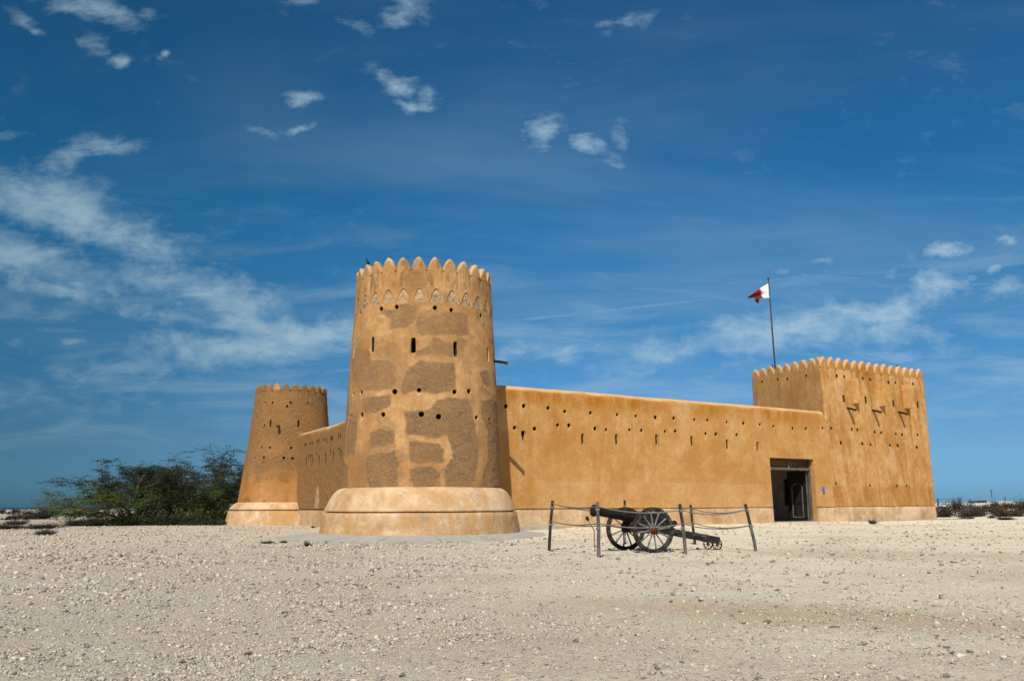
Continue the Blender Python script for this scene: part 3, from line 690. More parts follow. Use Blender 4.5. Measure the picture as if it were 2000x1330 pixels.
# ------------------------------------------------------------------ curtain walls (plan is fort frame u,v)
def curtain_wall(name, label, mapf, u_rng, H, thick, batter, mat, holes, slits, door=None, step=0.055, hole_r=0.09, end_drop=None, rough_f=None, parent_extra=None):
    """mapf(u, v, z) -> world; v is distance behind the outer face"""
    root = empty(name, mapf(u_rng[0], 0, 0)); tag(root, label, 'wall')
    base = np.array(mapf(u_rng[0], 0, 0))
    us = list(np.arange(u_rng[0], u_rng[1], step)) + [u_rng[1]]
    if door:
        us = sorted([u for u in us if min(abs(u - door[0]), abs(u - door[1])) > step * 0.5] + [door[0], door[1]])
    us = np.array(us)
    # profile: outer face up, rounded coping, inner face down
    zf = list(np.arange(1.02, H - 0.35, step))
    if door: zf = sorted([z for z in zf if abs(z - door[2]) > step * 0.5] + [door[2]])
    prof = [(-0.0, 1.02, 'f')] if False else [( -0.035 + 0.0, 1.02)] + [(-0.035 + batter * z, z) for z in zf[1:]]
    # small undercut at the foot of the face, above the plinth
    prof = [(0.06, 1.022)] + prof
    nf = len(prof)
    vt = -0.035 + batter * (H - 0.35)
    for k in range(1, 9):
        a = k / 8 * pi / 2
        prof.append((vt + 0.42 * (1 - cos(a)) * 0.9, H - 0.35 + 0.35 * sin(a)))
    prof.append((thick - 0.30, H - 0.02)); 
    for k in range(1, 6):
        a = k / 5 * pi / 2; prof.append((thick - 0.30 + 0.30 * sin(a), H - 0.32 + 0.30 * cos(a)))
    prof += [(thick, H * 0.5), (thick, 0.0)]
    pv = np.array([p[0] for p in prof]); pz = np.array([p[1] for p in prof])
    U_, PV = np.meshgrid(us, pv); _, PZ = np.meshgrid(us, pz)
    d = 0.022 * fbm(U_ * 0.6, PZ * 0.6, 0.0, 4, 91) + 0.006 * fbm(U_ * 4, PZ * 4, 0.0, 3, 92)
    rough = rough_f(U_, PZ) if rough_f else np.zeros_like(U_)
    d = d - rough * 0.04 * fbm(U_ * 3.5, PZ * 3.5, 1.0, 4, 93, .65)
    idx = np.arange(len(pv))[:, None]
    PV2 = PV - np.where(idx < nf + 6, d, 0)
    top_z = PZ + np.where(idx >= nf, 0.03 * fbm(U_ * 0.35, 0, 0.0, 4, 94), 0)
    if end_drop:
        dr = sstep(U_, end_drop - 0.22, end_drop + 0.02) ** 2
        top_z = np.where(idx >= nf - 6, top_z - dr * 0.32 * (PZ > H - 0.7), top_z)
    Pt = uvw = mapf(U_, PV2, top_z)
    V_ = (np.asarray(Pt) - base).reshape(-1, 3)
    zz = PZ
    stain = (sstep(zz, H - 1.5, H - 0.5) * (1 - sstep(zz, H - 0.30, H - 0.12)) * (0.35 + 0.65 * sstep(fbm(U_ * 0.5, zz * 0.5, 3.0, 4, 95), -0.1, 0.4)) * (idx < nf + 8)) * 1.0
    stain = np.maximum(stain, 0.6 * sstep(fbm(U_ * 0.4, zz * 0.25, 7.0, 4, 96), 0.25, 0.6))
    pale = sstep(zz + 0.12 * fbm(U_ * 1.0, 0, 2.0, 4, 97), H - 0.24, H - 0.08) * (idx >= nf - 2) * 0.9
    pale = np.maximum(pale, 0.45 * sstep(fbm(U_ * 0.7, zz * 0.35, 11.0, 4, 98), 0.25, 0.55))
    # patch line about 2.6 m up where a lower render coat ends
    if door:
        edge = 2.55 + 0.12 * fbm(U_ * 0.5, 0, 5.0, 4, 99)
        pale = np.maximum(pale, 0.30 * sstep(edge - zz, 0.0, 0.05) * sstep(U_, 0.6, 1.4) * (0.5 + 0.5 * sstep(fbm(U_ * 0.8, zz * .4, 4.0, 3, 100), -.3, .3)))
    for (a, z_) in holes + slits:
        dd = U_ - a; dz_ = z_ - 0.1 - zz
        pale = np.maximum(pale, np.exp(-(dd / 0.08) ** 2) * np.where((dz_ > 0) & (idx < nf), np.exp(-dz_ / 0.15), 0) * 0.75 * (vnoise(a, z_, 1.0) > 0.3))
    Fq = grid_faces(len(pv), len(us)).reshape(len(pv) - 1, len(us) - 1, 4)
    Cu = (U_[:-1, :-1] + U_[1:, 1:]) / 2; Cz = (PZ[:-1, :-1] + PZ[1:, 1:]) / 2
    cut = np.zeros(Cu.shape, bool); parts = []
    for k, (a, z_) in enumerate(holes):
        ol = outline_round(hole_r * random.uniform(0.95, 1.3), 12, 1.0, 0.10, k + 50)
        cut |= cut_mask(Cu, Cz, a, z_, ol, 0.035); parts.append(('gun_port', a, z_, ol, 0.025))
    for k, s_ in enumerate(slits):
        a, z_ = s_
        ol = outline_tear(0.24, 0.66) if (k == 0 and door) else outline_slit(0.16, 0.58 if door else 0.52, k + 9)
        cut |= cut_mask(Cu, Cz, a, z_, ol, 0.035); parts.append(('loophole', a, z_, ol, 0.025))
    rowmask = (np.arange(len(pv) - 1)[:, None] < nf)
    cut &= rowmask
    if door:
        cut |= (Cu > door[0]) & (Cu < door[1]) & (Cz < door[2])
    obj('wall_face', np_mesh('wall_face', V_, Fq[~cut], mat, attrs={'rough': rough.ravel(), 'stain': stain.ravel(), 'pale': pale.ravel()}), root)
    def S_(u, z, d_):
        dd = 0.022 * float(fbm(u * 0.6, z * 0.6, 0.0, 4, 91)) + 0.006 * float(fbm(u * 4, z * 4, 0.0, 3, 92))
        p = mapf(u, -0.035 + batter * z - dd + d_ - (0.02 if rough_f else 0), z); return tuple(float(p[i]) - base[i] for i in range(3))
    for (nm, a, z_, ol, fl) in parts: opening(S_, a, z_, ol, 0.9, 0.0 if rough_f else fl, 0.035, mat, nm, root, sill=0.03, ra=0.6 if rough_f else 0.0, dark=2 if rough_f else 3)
    # plinth band, slightly behind the face above it
    segs = [(u_rng[0], u_rng[1])] if not door else [(u_rng[0], door[0]), (door[1], u_rng[1])]
    for (a, b) in segs:
        n = max(2, int((b - a) / 0.12)); uu = np.linspace(a, b, n)
        pr = [(0.10, 1.018), (0.004, 1.012), (-0.004, 0.99), (-0.01, 0.6), (-0.02, 0.3), (-0.03, 0.10), (-0.05, -0.5)]
        Ug, Vg = np.meshgrid(uu, [p[0] for p in pr]); _, Zg = np.meshgrid(uu, [p[1] for p in pr])
        Vg = Vg - 0.012 * fbm(Ug * 0.8, Zg * 1.5, 3.0, 3, 105)
        Pp = (np.asarray(mapf(Ug, Vg, Zg)) - base).reshape(-1, 3)
        obj('plinth', np_mesh('plinth', Pp, grid_faces(len(pr), n), M['plinth'], attrs={'pale': (0.5 * sstep(fbm(Ug * .6, Zg, 3.0, 3, 106), -.1, .4)).ravel(), 'stain': np.zeros(Ug.size)}), root)
    return root, base

front_map = lambda u, v, z: uvz_np(np.asarray(u, float), np.asarray(v, float), np.asarray(z, float)) if np.ndim(u) else np.array([float(q) for q in uvz(float(u), float(v), float(z))])
wh = [(-0.91, 6.56), (0.22, 6.64), (1.8, 6.61), (2.93, 6.48), (4.72, 6.49), (6.67, 6.49), (8.07, 6.49), (9.6, 6.48), (11.05, 6.5), (-0.39, 5.4), (0.89, 5.4), (2.43, 5.68), (3.18, 5.69), (5.02, 5.59), (5.8, 5.56), (7.54, 5.63), (8.46, 5.64), (10.29, 5.65), (11.13, 5.7), (12.75, 6.5), (13.84, 6.52), (15.51, 6.46), (17.03, 6.46), (18.55, 6.46), (19.82, 6.41), (21.68, 6.33), (23.04, 6.39), (13.64, 5.65), (14.51, 5.66), (16.36, 5.69), (24.75, 6.48)]
ws = [(0.14, 4.93), (4.1, 4.95), (6.52, 5.01), (9.58, 5.12), (12.43, 5.14), (15.44, 5.03), (18.17, 4.99)]
DU0, DU1, DZ = 19.22, 23.50, 4.28
wall1, base1 = curtain_wall('fort_wall', 'long ochre front wall with rows of round holes and the open doorway', front_map, (-8.1, 25.28), 7.74, 1.3, 0.02, M['wall'], wh, ws, door=(DU0, DU1, DZ), end_drop=25.1)
side_map = lambda u, v, z: (uvz_np(-8.12 + np.asarray(v, float), np.asarray(u, float), np.asarray(z, float)) if np.ndim(u) else np.array([float(q) for q in uvz(-8.12 + float(v), float(u), float(z))]))
sh_ = [(13.97, 5.17), (13.69, 5.15), (12.71, 5.16), (12.26, 5.18), (11.3, 5.19), (10.97, 5.22), (9.8, 5.19), (9.37, 5.16), (8.42, 5.14), (8.15, 5.17), (6.91, 5.22), (6.6, 5.21), (12.9, 4.35), (12.37, 4.35), (11.13, 4.46), (9.34, 4.27), (8.41, 4.39), (6.67, 4.39)]
ss_ = [(13.38, 4.06), (11.98, 4.21), (10.55, 4.03), (9.17, 4.03), (7.79, 4.06), (6.32, 4.08)]
wall2, base2 = curtain_wall('fort_wall', 'rough brown side wall running back between the two round towers', side_map, (0.0, 17.0), 6.02, 1.2, 0.02, M['rear'], sh_, ss_, hole_r=0.10,
    rough_f=lambda U, Zz: np.clip(1.0 - 0.9 * sstep(Zz + 0.5 * fbm(U * 1.2, Zz, 0.0, 4, 120), 5.35, 5.9), 0, 1))
# a pale lime repair streak low on the side wall
def on_side(u, z, d=0.0):
    p = side_map(u, -0.035 + 0.02 * z - d, z); return tuple(float(p[i]) - base2[i] for i in range(3))
ol = [(10.95, 1.06), (10.90, 1.5), (10.75, 2.0), (10.57, 2.44), (10.40, 2.0), (10.22, 1.5), (10.18, 1.06)]
mbp = MB(); k = len(ol)
mbp.add([on_side(a, b, -0.02) for a, b in ol] + [on_side(a, b, 0.045) for a, b in ol], [tuple(range(k, 2 * k))] + [(i, (i + 1) % k, k + (i + 1) % k, k + i) for i in range(k)])
mbp.build('plaster_repair', M['lime'], wall2)

# ------------------------------------------------------------------ square tower
sq = empty('square_tower', uvz(25.3, 0, 0)); tag(sq, 'tall square tower with rounded merlons and three box machicolations, right end of the fort', 'tower')
sqb = np.array(uvz(25.3, 0, 0))
SK = 0.04; SZT = 10.98
def sq_corner(z): return [(25.3, SK * z - 0.035), (36.98 + 0.05 * z, SK * z - 0.035), (36.98 + 0.05 * z, 7.0), (25.3, 7.0)]
merl_u = np.linspace(25.3 + 0.44, 37.5 - 0.42, 14)
merl_v = np.array([0.44 + 0.83, 2.10, 2.93, 3.76, 4.58, 5.40, 6.22])
def sq_build():
    st_ = 0.07; sides = [int(12 / st_), int(7 / st_ / 1.0), int(12 / st_ / 3), int(7 / st_)]
    zs = np.arange(1.02, SZT + 0.001, st_); zs[-1] = SZT
    zs = np.concatenate([[1.018], zs])
    rows = []; Ls = []
    for iz, z in enumerate(zs):
        c = sq_corner(z); pts = []; sd = []
        for i in range(4):
            a = np.array(c[i]); b = np.array(c[(i + 1) % 4])
            f = np.linspace(0, 1, sides[i], endpoint=False)[:, None]
            pts.append(a + (b - a) * f); sd.append(np.full(sides[i], i))
        p = np.concatenate(pts); sd = np.concatenate(sd)
        for _ in range(3): p = (np.roll(p, 1, 0) + 2 * p + np.roll(p, -1, 0)) / 4
        if iz == 0: cen = p.mean(0); p = p + (cen - p) * 0.012
        rows.append(p)
    P_ = np.array(rows); nz, nc = P_.shape[:2]
    Zg = np.repeat(zs[:, None], nc, 1); SD = np.repeat(sd[None], nz, 0)
    d = 0.022 * fbm(P_[..., 0] * 0.7, P_[..., 1] * 0.7, Zg * 0.6, 4, 131) + 0.006 * fbm(P_[..., 0] * 4, P_[..., 1] * 4, Zg * 4, 3, 132)
    g = np.zeros_like(Zg)
    for um in (merl_u[:-1] + merl_u[1:]) / 2: g = np.maximum(g, np.exp(-((P_[..., 0] - um) / 0.06) ** 2) * (SD == 0))
    g = g * sstep(Zg, 9.4, 10.9) * 0.09
    nd = np.array([(0, -1), (1, 0), (0, 1), (-1, 0)])[SD]
    Pd = P_ + nd * (d - g)[..., None]
    U_ = P_[..., 0]; V_ = P_[..., 1]
    stain = 0.95 * sstep(fbm(U_ * 1.6, V_ * 1.6, Zg * 0.18, 4, 133), 0.02, 0.4) * (SD == 0) * (0.35 + 0.65 * sstep(Zg, 5, 10))
    low = 2.5 + 0.15 * fbm(U_ * 0.8, V_ * .8, 0.0, 4, 134)
    stain = np.maximum(stain, 0.75 * sstep(low - Zg, -0.02, 0.08) * (0.4 + 0.6 * sstep(fbm(U_ * 1.2, V_, Zg * .5, 3, 135), -.2, .4)) * (SD == 0))
    pale = 0.5 * sstep(fbm(U_ * 1.1, V_ * 1.1, Zg * 0.45 + 9, 4, 136), 0.12, 0.45) * (SD == 0) * sstep(Zg, low + 0.02, low + 0.1)
    rough = np.where(SD == 3, 0.35, 0.0)
    holes = [(26.99, 10.45), (27.84, 10.47), (29.93, 10.49), (30.8, 10.46), (32.97, 10.41), (33.82, 10.44), (36.01, 10.5), (25.8, 6.55), (28.06, 6.57), (28.68, 6.57), (30.63, 6.47), (31.39, 6.46), (33.13, 6.45), (33.88, 6.42), (35.84, 6.49), (26.68, 5.53), (29.06, 5.57), (29.98, 5.53), (32.25, 5.54), (33.18, 5.56), (35.48, 5.5), (25.75, 2.64), (29.41, 2.53), (32.53, 2.53), (33.68, 2.55)]
    slits = [(27.51, 8.80), (29.99, 8.85), (33.27, 8.78), (36.29, 8.86)]
    lholes = [(5.9, 10.64), (4.34, 10.62), (3.42, 10.52), (1.69, 10.51)]
    for (a, z_) in holes + slits:
        pale = np.maximum(pale, np.exp(-((U_ - a) / 0.08) ** 2) * np.where(z_ - 0.1 > Zg, np.exp(-(z_ - 0.1 - Zg) / 0.2), 0) * 0.7 * (SD == 0) * (vnoise(a, z_, 3.0) > 0.4))
    Fq = grid_faces(nz, nc, True).reshape(nz - 1, nc, 4)
    nx = np.roll(P_, -1, 1)
    Cu = ((P_ + nx) / 2)[:-1, :, 0]; Cv = ((P_ + nx) / 2)[:-1, :, 1]; Cz = (Zg[:-1] + Zg[1:]) / 2
    cut = np.zeros(Cu.shape, bool); parts = []
    for k, (a, z_) in enumerate(holes):
        ol = outline_round(0.095 * random.uniform(0.8, 1.2), 10, 1, 0.08, k + 100); cut |= cut_mask(Cu, Cz, a, z_, ol, 0.045) & (SD[:-1] == 0); parts.append((0, 'gun_port', a, z_, ol))
    for k, (a, z_) in enumerate(slits):
        ol = outline_slit(0.17, 0.48, k + 120); cut |= cut_mask(Cu, Cz, a, z_, ol, 0.045) & (SD[:-1] == 0); parts.append((0, 'loophole', a, z_, ol))
    for k, (a, z_) in enumerate(lholes):
        ol = outline_round(0.085, 10, 1, 0.08, k + 130); cut |= cut_mask(Cv, Cz, a, z_, ol, 0.045) & (SD[:-1] == 3); parts.append((3, 'gun_port', a, z_, ol))
    Vw = uvz_np(Pd[..., 0], Pd[..., 1], Zg).reshape(-1, 3) - sqb
    obj('wall_face', np_mesh('wall_face', Vw, Fq[~cut], M['square'], attrs={'rough': rough.ravel(), 'stain': stain.ravel(), 'pale': pale.ravel()}), sq)
    def fS(u, z, d_):
        dd = 0.022 * float(fbm(u * 0.7, (SK * z - .035) * 0.7, z * 0.6, 4, 131))
        p = uvz(u, SK * z - 0.035 - dd + d_, z); return tuple(p[i] - sqb[i] for i in range(3))
    def lS(v, z, d_):
        dd = 0.022 * float(fbm(25.3 * 0.7, v * 0.7, z * 0.6, 4, 131))
        p = uvz(25.3 - dd + d_, v, z); return tuple(p[i] - sqb[i] for i in range(3))
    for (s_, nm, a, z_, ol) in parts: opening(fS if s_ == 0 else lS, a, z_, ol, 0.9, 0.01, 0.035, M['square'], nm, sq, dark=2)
sq_build()
def sqp(u, v, z): p = uvz(u, v, z); return (p[0] - sqb[0], p[1] - sqb[1], p[2] - sqb[2])
def merlon_flat(a, b, outw, w, h, t, zb, front_=False):
    """a: centre (u,v) on outer face line, b: tangent (du,dv), outw: inward normal"""
    n = 11; m_ = 6; V_ = []; pl = []; h *= random.uniform(.97, 1.03)
    for side in (0, 1):
        for q in range(m_):
            g_ = q / (m_ - 1)
            for i in range(n):
                f = i / (n - 1) * 2 - 1
                zt = zb + h * g_ * (1 - abs(f) ** 1.65) ** 0.85 + (random.uniform(-.006, .006) if q else 0)
                edge = sstep(g_, .78, 1.0) * .05; ff = f * w / 2
                uu = a[0] + b[0] * ff; vv = a[1] + b[1] * ff
                dd = 0.022 * float(fbm(uu * 0.7, vv * 0.7, zb * 0.6, 4, 131)) - (0.085 * math.exp(-((1 - abs(f)) * w / 2 / .06) ** 2) if front_ else 0)
                dr = (-dd - .03 * g_ * (1 - f * f) + edge) if side == 0 else t - edge
                V_.append(sqp(uu + outw[0] * dr, vv + outw[1] * dr, zt)); pl.append(float(sstep(g_, .7, 1.0)) * .9)
    fs = []
    for side in (0, 1):
        bq = side * m_ * n
        for q in range(m_ - 1): fs += [(bq + q * n + i, bq + q * n + i + 1, bq + (q + 1) * n + i + 1, bq + (q + 1) * n + i) for i in range(n - 1)]
    t0 = (m_ - 1) * n; t1 = (2 * m_ - 1) * n
    fs += [(t0 + i, t0 + i + 1, t1 + i + 1, t1 + i) for i in range(n - 1)]
    me = np_mesh('merlon', V_, fs, M['square'], attrs={'pale': np.array(pl), 'stain': (1 - np.array(pl)) * .45 * front_, 'rough': np.full(len(pl), 0.0 if front_ else .2)})
    bm = bmesh.new(); bm.from_mesh(me); bmesh.ops.remove_doubles(bm, verts=bm.verts, dist=0.0005); bmesh.ops.recalc_face_normals(bm, faces=bm.faces); bm.to_mesh(me); bm.free()
    return obj('merlon', me, sq)
vf = SK * SZT - 0.035
pw = merl_u[1] - merl_u[0]
for u in merl_u: merlon_flat((u, vf), (1, 0), (0, 1), pw * 0.99, 0.82, 0.34, SZT, True)
lp = (7.0 - vf - .42) / 8
for k in range(8): merlon_flat((25.3, vf + .42 + lp * (k + .5)), (0, -1), (1, 0), lp * .99, 0.76, 0.34, SZT)
merlon_flat((25.3, vf + 0.22), (0, -1), (1, 0), 0.46, 0.74, 0.34, SZT)
for v in np.arange(vf + 0.5, 6.6, 0.83): merlon_flat((37.50, v), (0, 1), (-1, 0), 0.80, 0.72, 0.34, SZT)
for u in np.arange(25.8, 37.4, 0.88): merlon_flat((u, 7.0), (-1, 0), (0, -1), 0.85, 0.72, 0.34, SZT)
mb = MB(); oc = [(25.31, vf + .01), (37.5, vf + .01), (37.5, 6.99), (25.31, 6.99)]; ic = [(25.65, vf + .35), (37.16, vf + .35), (37.16, 6.65), (25.65, 6.65)]
V_ = [sqp(*p, SZT - .004) for p in oc] + [sqp(*p, SZT - .004) for p in ic] + [sqp(*p, SZT - 1.2) for p in ic]
mb.add(V_, [(i, (i + 1) % 4, 4 + (i + 1) % 4, 4 + i) for i in range(4)] + [(4 + i, 4 + (i + 1) % 4, 8 + (i + 1) % 4, 8 + i) for i in range(4)] + [(8, 9, 10, 11)])
mb.build('roof_deck', M['square'], sq, smooth=False)
# plinth of the square tower
pr = [(0.10, 1.012), (0.005, 1.008), (-0.003, 0.985), (-0.012, 0.6), (-0.02, 0.3), (-0.03, 0.1), (-0.04, -0.1)]
n = 240; rows = []
ucor = []
for (off, z) in pr:
    c = [(25.3 + off * 0, off), (36.98 - off, off), (36.98 - off, 7.0), (25.3, 7.0)]
    seg = [np.linspace(c[0], c[1], 120, endpoint=False), np.linspace(c[1], c[2], 60, endpoint=False), np.linspace(c[2], c[3], 40, endpoint=False)]
    p = np.concatenate(seg); 
    p[:, 1] -= 0.010 * fbm(p[:, 0] * .8, p[:, 1] * .8, z * 1.5, 3, 141) * (np.arange(len(p)) < 118)
    rows.append(uvz_np(p[:, 0], p[:, 1], np.full(len(p), z)) - sqb)
nn = rows[0].shape[0]; Vp = np.concatenate(rows)
pa = np.concatenate([1.0 * sstep(fbm(r[:, 0] * .7, r[:, 1] * .7, r[:, 2] * 1.3, 3, 142), -.15, .35) for r in rows])
obj('plinth', np_mesh('plinth', Vp, grid_faces(len(pr), nn), M['plinth'], attrs={'pale': pa}), sq)
# prow-shaped machicolations, V in plan, open below
for k in range(3):
    ub = 28.42 + 3.03 * k; zb, zt = 8.46, 10.32; t = .07
    def ring_(z, ins, extra=0.0):
        v0 = SK * z - .035
        return [sqp(ub - .02 + ins, v0 + .05, z), sqp(ub + .34, v0 - .50 + ins * 1.5 + extra, z), sqp(ub + .72 - ins, v0 + .05, z)]
    V_ = ring_(zb, 0) + ring_(zt, 0) + ring_(zb, t) + ring_(zb + .8, t)
    mb = MB().add(V_, [(0, 1, 4, 3), (1, 2, 5, 4), (3, 4, 5), (0, 1, 7, 6), (1, 2, 8, 7), (6, 7, 10, 9), (7, 8, 11, 10), (9, 10, 11)])
    mb.build('machicolation', M['square'], sq, smooth=False, bevel=0.01)
def gutter(P0, P1, r, name, parent, mat):
    """open half-pipe rain spout from root P0 to tip P1"""
    P0 = Vector(P0); P1 = Vector(P1); d = (P1 - P0).normalized(); s = d.cross(Vector((0, 0, 1))).normalized(); u_ = s.cross(d)
    V_ = []; n = 9
    for (P, rr) in ((P0, r), (P0 + (P1 - P0) * .9, r * .95), (P1, r * 1.1), (P1 - d * .0, r * .75), (P0 + d * .02, r * .7)):
        for i in range(n):
            a = pi + pi * i / (n - 1); V_.append(P + (s * cos(a) + u_ * sin(a)) * rr)
    fs = [(q * n + i, q * n + i + 1, (q + 1) * n + i + 1, (q + 1) * n + i) for q in range(4) for i in range(n - 1)]
    for e in (0, n - 1): fs += [(0 * n + e, 1 * n + e, 4 * n + e), (1 * n + e, 2 * n + e, 3 * n + e, 4 * n + e)]
    mb = MB().add(V_, fs)
    # down-turned lip
    tip = P1 + d * r * .2
    mb.box(tip - Vector((0, 0, r * .5)), (r * 1.5, r * 0.4, r * 1.2), Matrix((s, d, u_)).transposed())
    return mb.build(name, mat, parent)
for k, (u, z) in enumerate([(27.85, 8.19), (30.72, 8.19), (33.82, 8.22)]):
    v0 = SK * z - .035
    gutter(sqp(u, v0 + .15, z + .05), sqp(u, v0 - .60, z - .20), 0.14, 'rain_spout', sq, M['dark_wood'])
# spouts of the round towers
a = radians(80); r0 = 3.2; r1 = 3.98
gutter((r0 * sin(a), -r0 * cos(a), 7.90), (r1 * sin(a), -r1 * cos(a), 7.76), 0.115, 'rain_spout', tower1, M['dark_wood'])
a = radians(-0.5); gutter((2.5 * sin(a), -2.5 * cos(a), 6.60), (3.05 * sin(a), -3.05 * cos(a), 6.46), 0.085, 'rain_spout', tower2, M['dark_wood'])

# ------------------------------------------------------------------ doorway
def wp(u, v, z): p = uvz(u, v, z); return (p[0] - base1[0], p[1] - base1[1], p[2] - base1[2])
def ubox(mb, u0, u1, v0, v1, z0, z1):
    V_ = [wp(u, v, z) for u in (u0, u1) for v in (v0, v1) for z in (z0, z1)]
    return mb.add(V_, [(0, 1, 3, 2), (4, 6, 7, 5), (0, 4, 5, 1), (2, 3, 7, 6), (0, 2, 6, 4), (1, 5, 7, 3)])
# reveals (plaster)
g = 1.3
for nm, V_, mt in [('jamb', [wp(DU1 - .001, -.06, -.1), wp(DU1, g, -.1), wp(DU1, g, DZ), wp(DU1 - .001, .05, DZ), wp(DU1 - .001, -.02, 1.0)], M['wall']),
               ('jamb', [wp(DU0 + .001, -.06, -.1), wp(DU0, g, -.1), wp(DU0, g, DZ), wp(DU0 + .001, .05, DZ), wp(DU0 + .001, -.02, 1.0)], M['wall']),
               ('door_head', [wp(DU0, .03, DZ), wp(DU1, .03, DZ), wp(DU1, g, DZ), wp(DU0, g, DZ)], M['wall'])]:
    MB().add(V_, [tuple(range(len(V_)))]).build(nm, mt, wall1, smooth=False)
ubox(MB(), DU0 - .02, DU1 + .12, -.10, .45, -.05, .075).build('threshold', M['concrete'], wall1, smooth=False, bevel=.01)
fr = bpy.data.objects.new('door_frame', None); link(fr, wall1)
fv0, fv1 = 0.34, 0.48
ubox(MB(), DU0, DU0 + .10, fv0, fv1, .07, DZ).build('frame_post', M['door_wood'], fr, smooth=False, bevel=.008)
ubox(MB(), DU1 - .12, DU1, fv0, fv1, .07, DZ).build('frame_post', M['door_trim'], fr, smooth=False, bevel=.008)
ubox(MB(), DU0 + .1, DU1 - .12, fv0 - .03, fv1, 3.50, 3.66).build('transom', M['door_trim'], fr, smooth=False, bevel=.01)
ubox(MB(), DU0 + .1, DU1 - .12, fv0, fv1, DZ - .16, DZ).build('head_rail', M['bar'], fr, smooth=False, bevel=.01)
ubox(MB(), 21.28, 21.40, fv0 - .01, fv1 - .02, 3.66, DZ - .16).build('mullion', M['door_trim'], fr, smooth=False)
nb = 27
for k in range(nb):
    u = DU0 + .16 + (DU1 - DU0 - .34) * k / (nb - 1)
    if abs(u - 21.34) < .09: continue
    ubox(MB(), u - .022, u + .022, fv0 + .04, fv0 + .085, 3.66, DZ - .16).build('grille_bar', M['bar'], fr, smooth=False)
# swung-in leaf hinged on the right post
hinge = Vector(wp(DU1 - .13, fv1 + .02, 0)); la = radians(97)
ldir = (-T_ * cos(la - 0) * 1.0 + N_ * sin(la)).normalized(); ldir = (T_ * (-cos(radians(91))) + N_ * sin(radians(91))).normalized(); lno = ldir.cross(Vector((0, 0, 1)))
if lno.dot(T_) > 0: lno = -lno
leaf = bpy.data.objects.new('door_leaf', None); link(leaf, wall1)
LM = Matrix((ldir, lno, Vector((0, 0, 1)))).transposed()
def lbox(a0, a1, t0, t1, z0, z1, nm, mt, bev=0.006):
    mb = MB(); mb.box(hinge + ldir * ((a0 + a1) / 2) + lno * ((t0 + t1) / 2) + Vector((0, 0, (z0 + z1) / 2)), (a1 - a0, abs(t1 - t0), z1 - z0), LM); return mb.build(nm, mt, leaf, smooth=False, bevel=bev)
for k in range(7): lbox(.02 + k * .255, .02 + (k + 1) * .255 - .012, 0, .05, .09, 3.48, 'plank', M['door_wood'])
for z in (.25, 1.25, 2.75, 3.3): lbox(.02, 1.79, .05, .085, z, z + .13, 'rail', M['door_wood'])
lbox(.45, .53, .05, .11, .35, 2.35, 'wicket_frame', M['door_trim']); lbox(1.35, 1.42, .05, .11, .35, 2.3, 'wicket_frame', M['door_trim']); lbox(.45, 1.42, .05, .10, .28, .36, 'wicket_frame', M['door_trim'])
pts = [hinge + ldir * (.94 - .45 * cos(pi * t / 10)) + lno * .08 + Vector((0, 0, 2.33 + .33 * sin(pi * t / 10))) for t in range(11)]
MB().tube(pts, .035, 6).build('wicket_arch', M['door_trim'], leaf)
lbox(.02, .10, .05, .12, .1, 3.45, 'hinge_stile', M['door_trim'])
for z in (.5, .95, 1.4, 2.0, 2.5, 3.0):
    for a_ in (.15, .35, 1.55, 1.72): MB().lathe([(-.0, .03), (.02, .028), (.035, .012)], (hinge + ldir * a_ + lno * .05 + Vector((0, 0, z)), lno), 8).build('stud', M['iron'], leaf)
# the dark entrance room
rm = MB(); V_ = [(17.0, 1.3), (25.0, 1.3), (25.0, 5.2), (17.0, 5.2)]
lo = [wp(u, v, 0.01) for u, v in V_]; hi = [wp(u, v, 4.6) for u, v in V_]
MB().add(lo + hi, [(3, 0, 4, 7), (4, 5, 6, 7)]).build('entrance_room', M['inner'], wall1, smooth=False)
# back wall, and the end wall with its dark shelved recess
ubox(MB(), 17.0, 25.0, 4.9, 5.2, 0.0, 4.6).build('inner_wall_block', M['inner'], wall1, smooth=False)
ubox(MB(), 17.0, 25.0, 1.25, 5.2, -.1, .012).build('inner_floor', M['concrete'], wall1, smooth=False)
for a in ((1.3, 3.38, 0.012, 4.6), (4.15, 4.9, 0.012, 4.6), (3.38, 4.15, 0.012, 1.12), (3.38, 4.15, 3.05, 4.6)):
    ubox(MB(), 25.0, 25.2, a[0], a[1], a[2], a[3]).build('inner_wall_block', M['inner'], wall1, smooth=False)
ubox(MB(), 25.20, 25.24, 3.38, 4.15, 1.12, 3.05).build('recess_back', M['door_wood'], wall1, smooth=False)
for z in (1.70, 2.35): ubox(MB(), 25.02, 25.20, 3.38, 4.15, z, z + .04).build('recess_shelf', M['trail_wood'], wall1, smooth=False)
# blue notice plate beside the door
sg = empty('notice_plate', uvz(24.25, -.07, 2.02)); tag(sg, 'small blue notice plate with white writing, right of the doorway', 'sign'); sg.rotation_euler = (0, 0, radians(30))
MB().box((0, 0, .17), (.21, .02, .40)).build('plate', M['blue'], sg, smooth=False, bevel=.004)
mb = MB()
mb.box((0, -.0115, .30), (.05, .003, .05)); mb.box((0, -.0115, .20), (.022, .003, .09)); mb.box((-.02, -.0115, .10), (.09, .003, .010)); mb.box((.0, -.0115, .07), (.12, .003, .010)); mb.box((0, -.0115, .04), (.10, .003, .010))
mb.build('lettering', M['white'], sg, smooth=False)['kind'] = 'stuff'

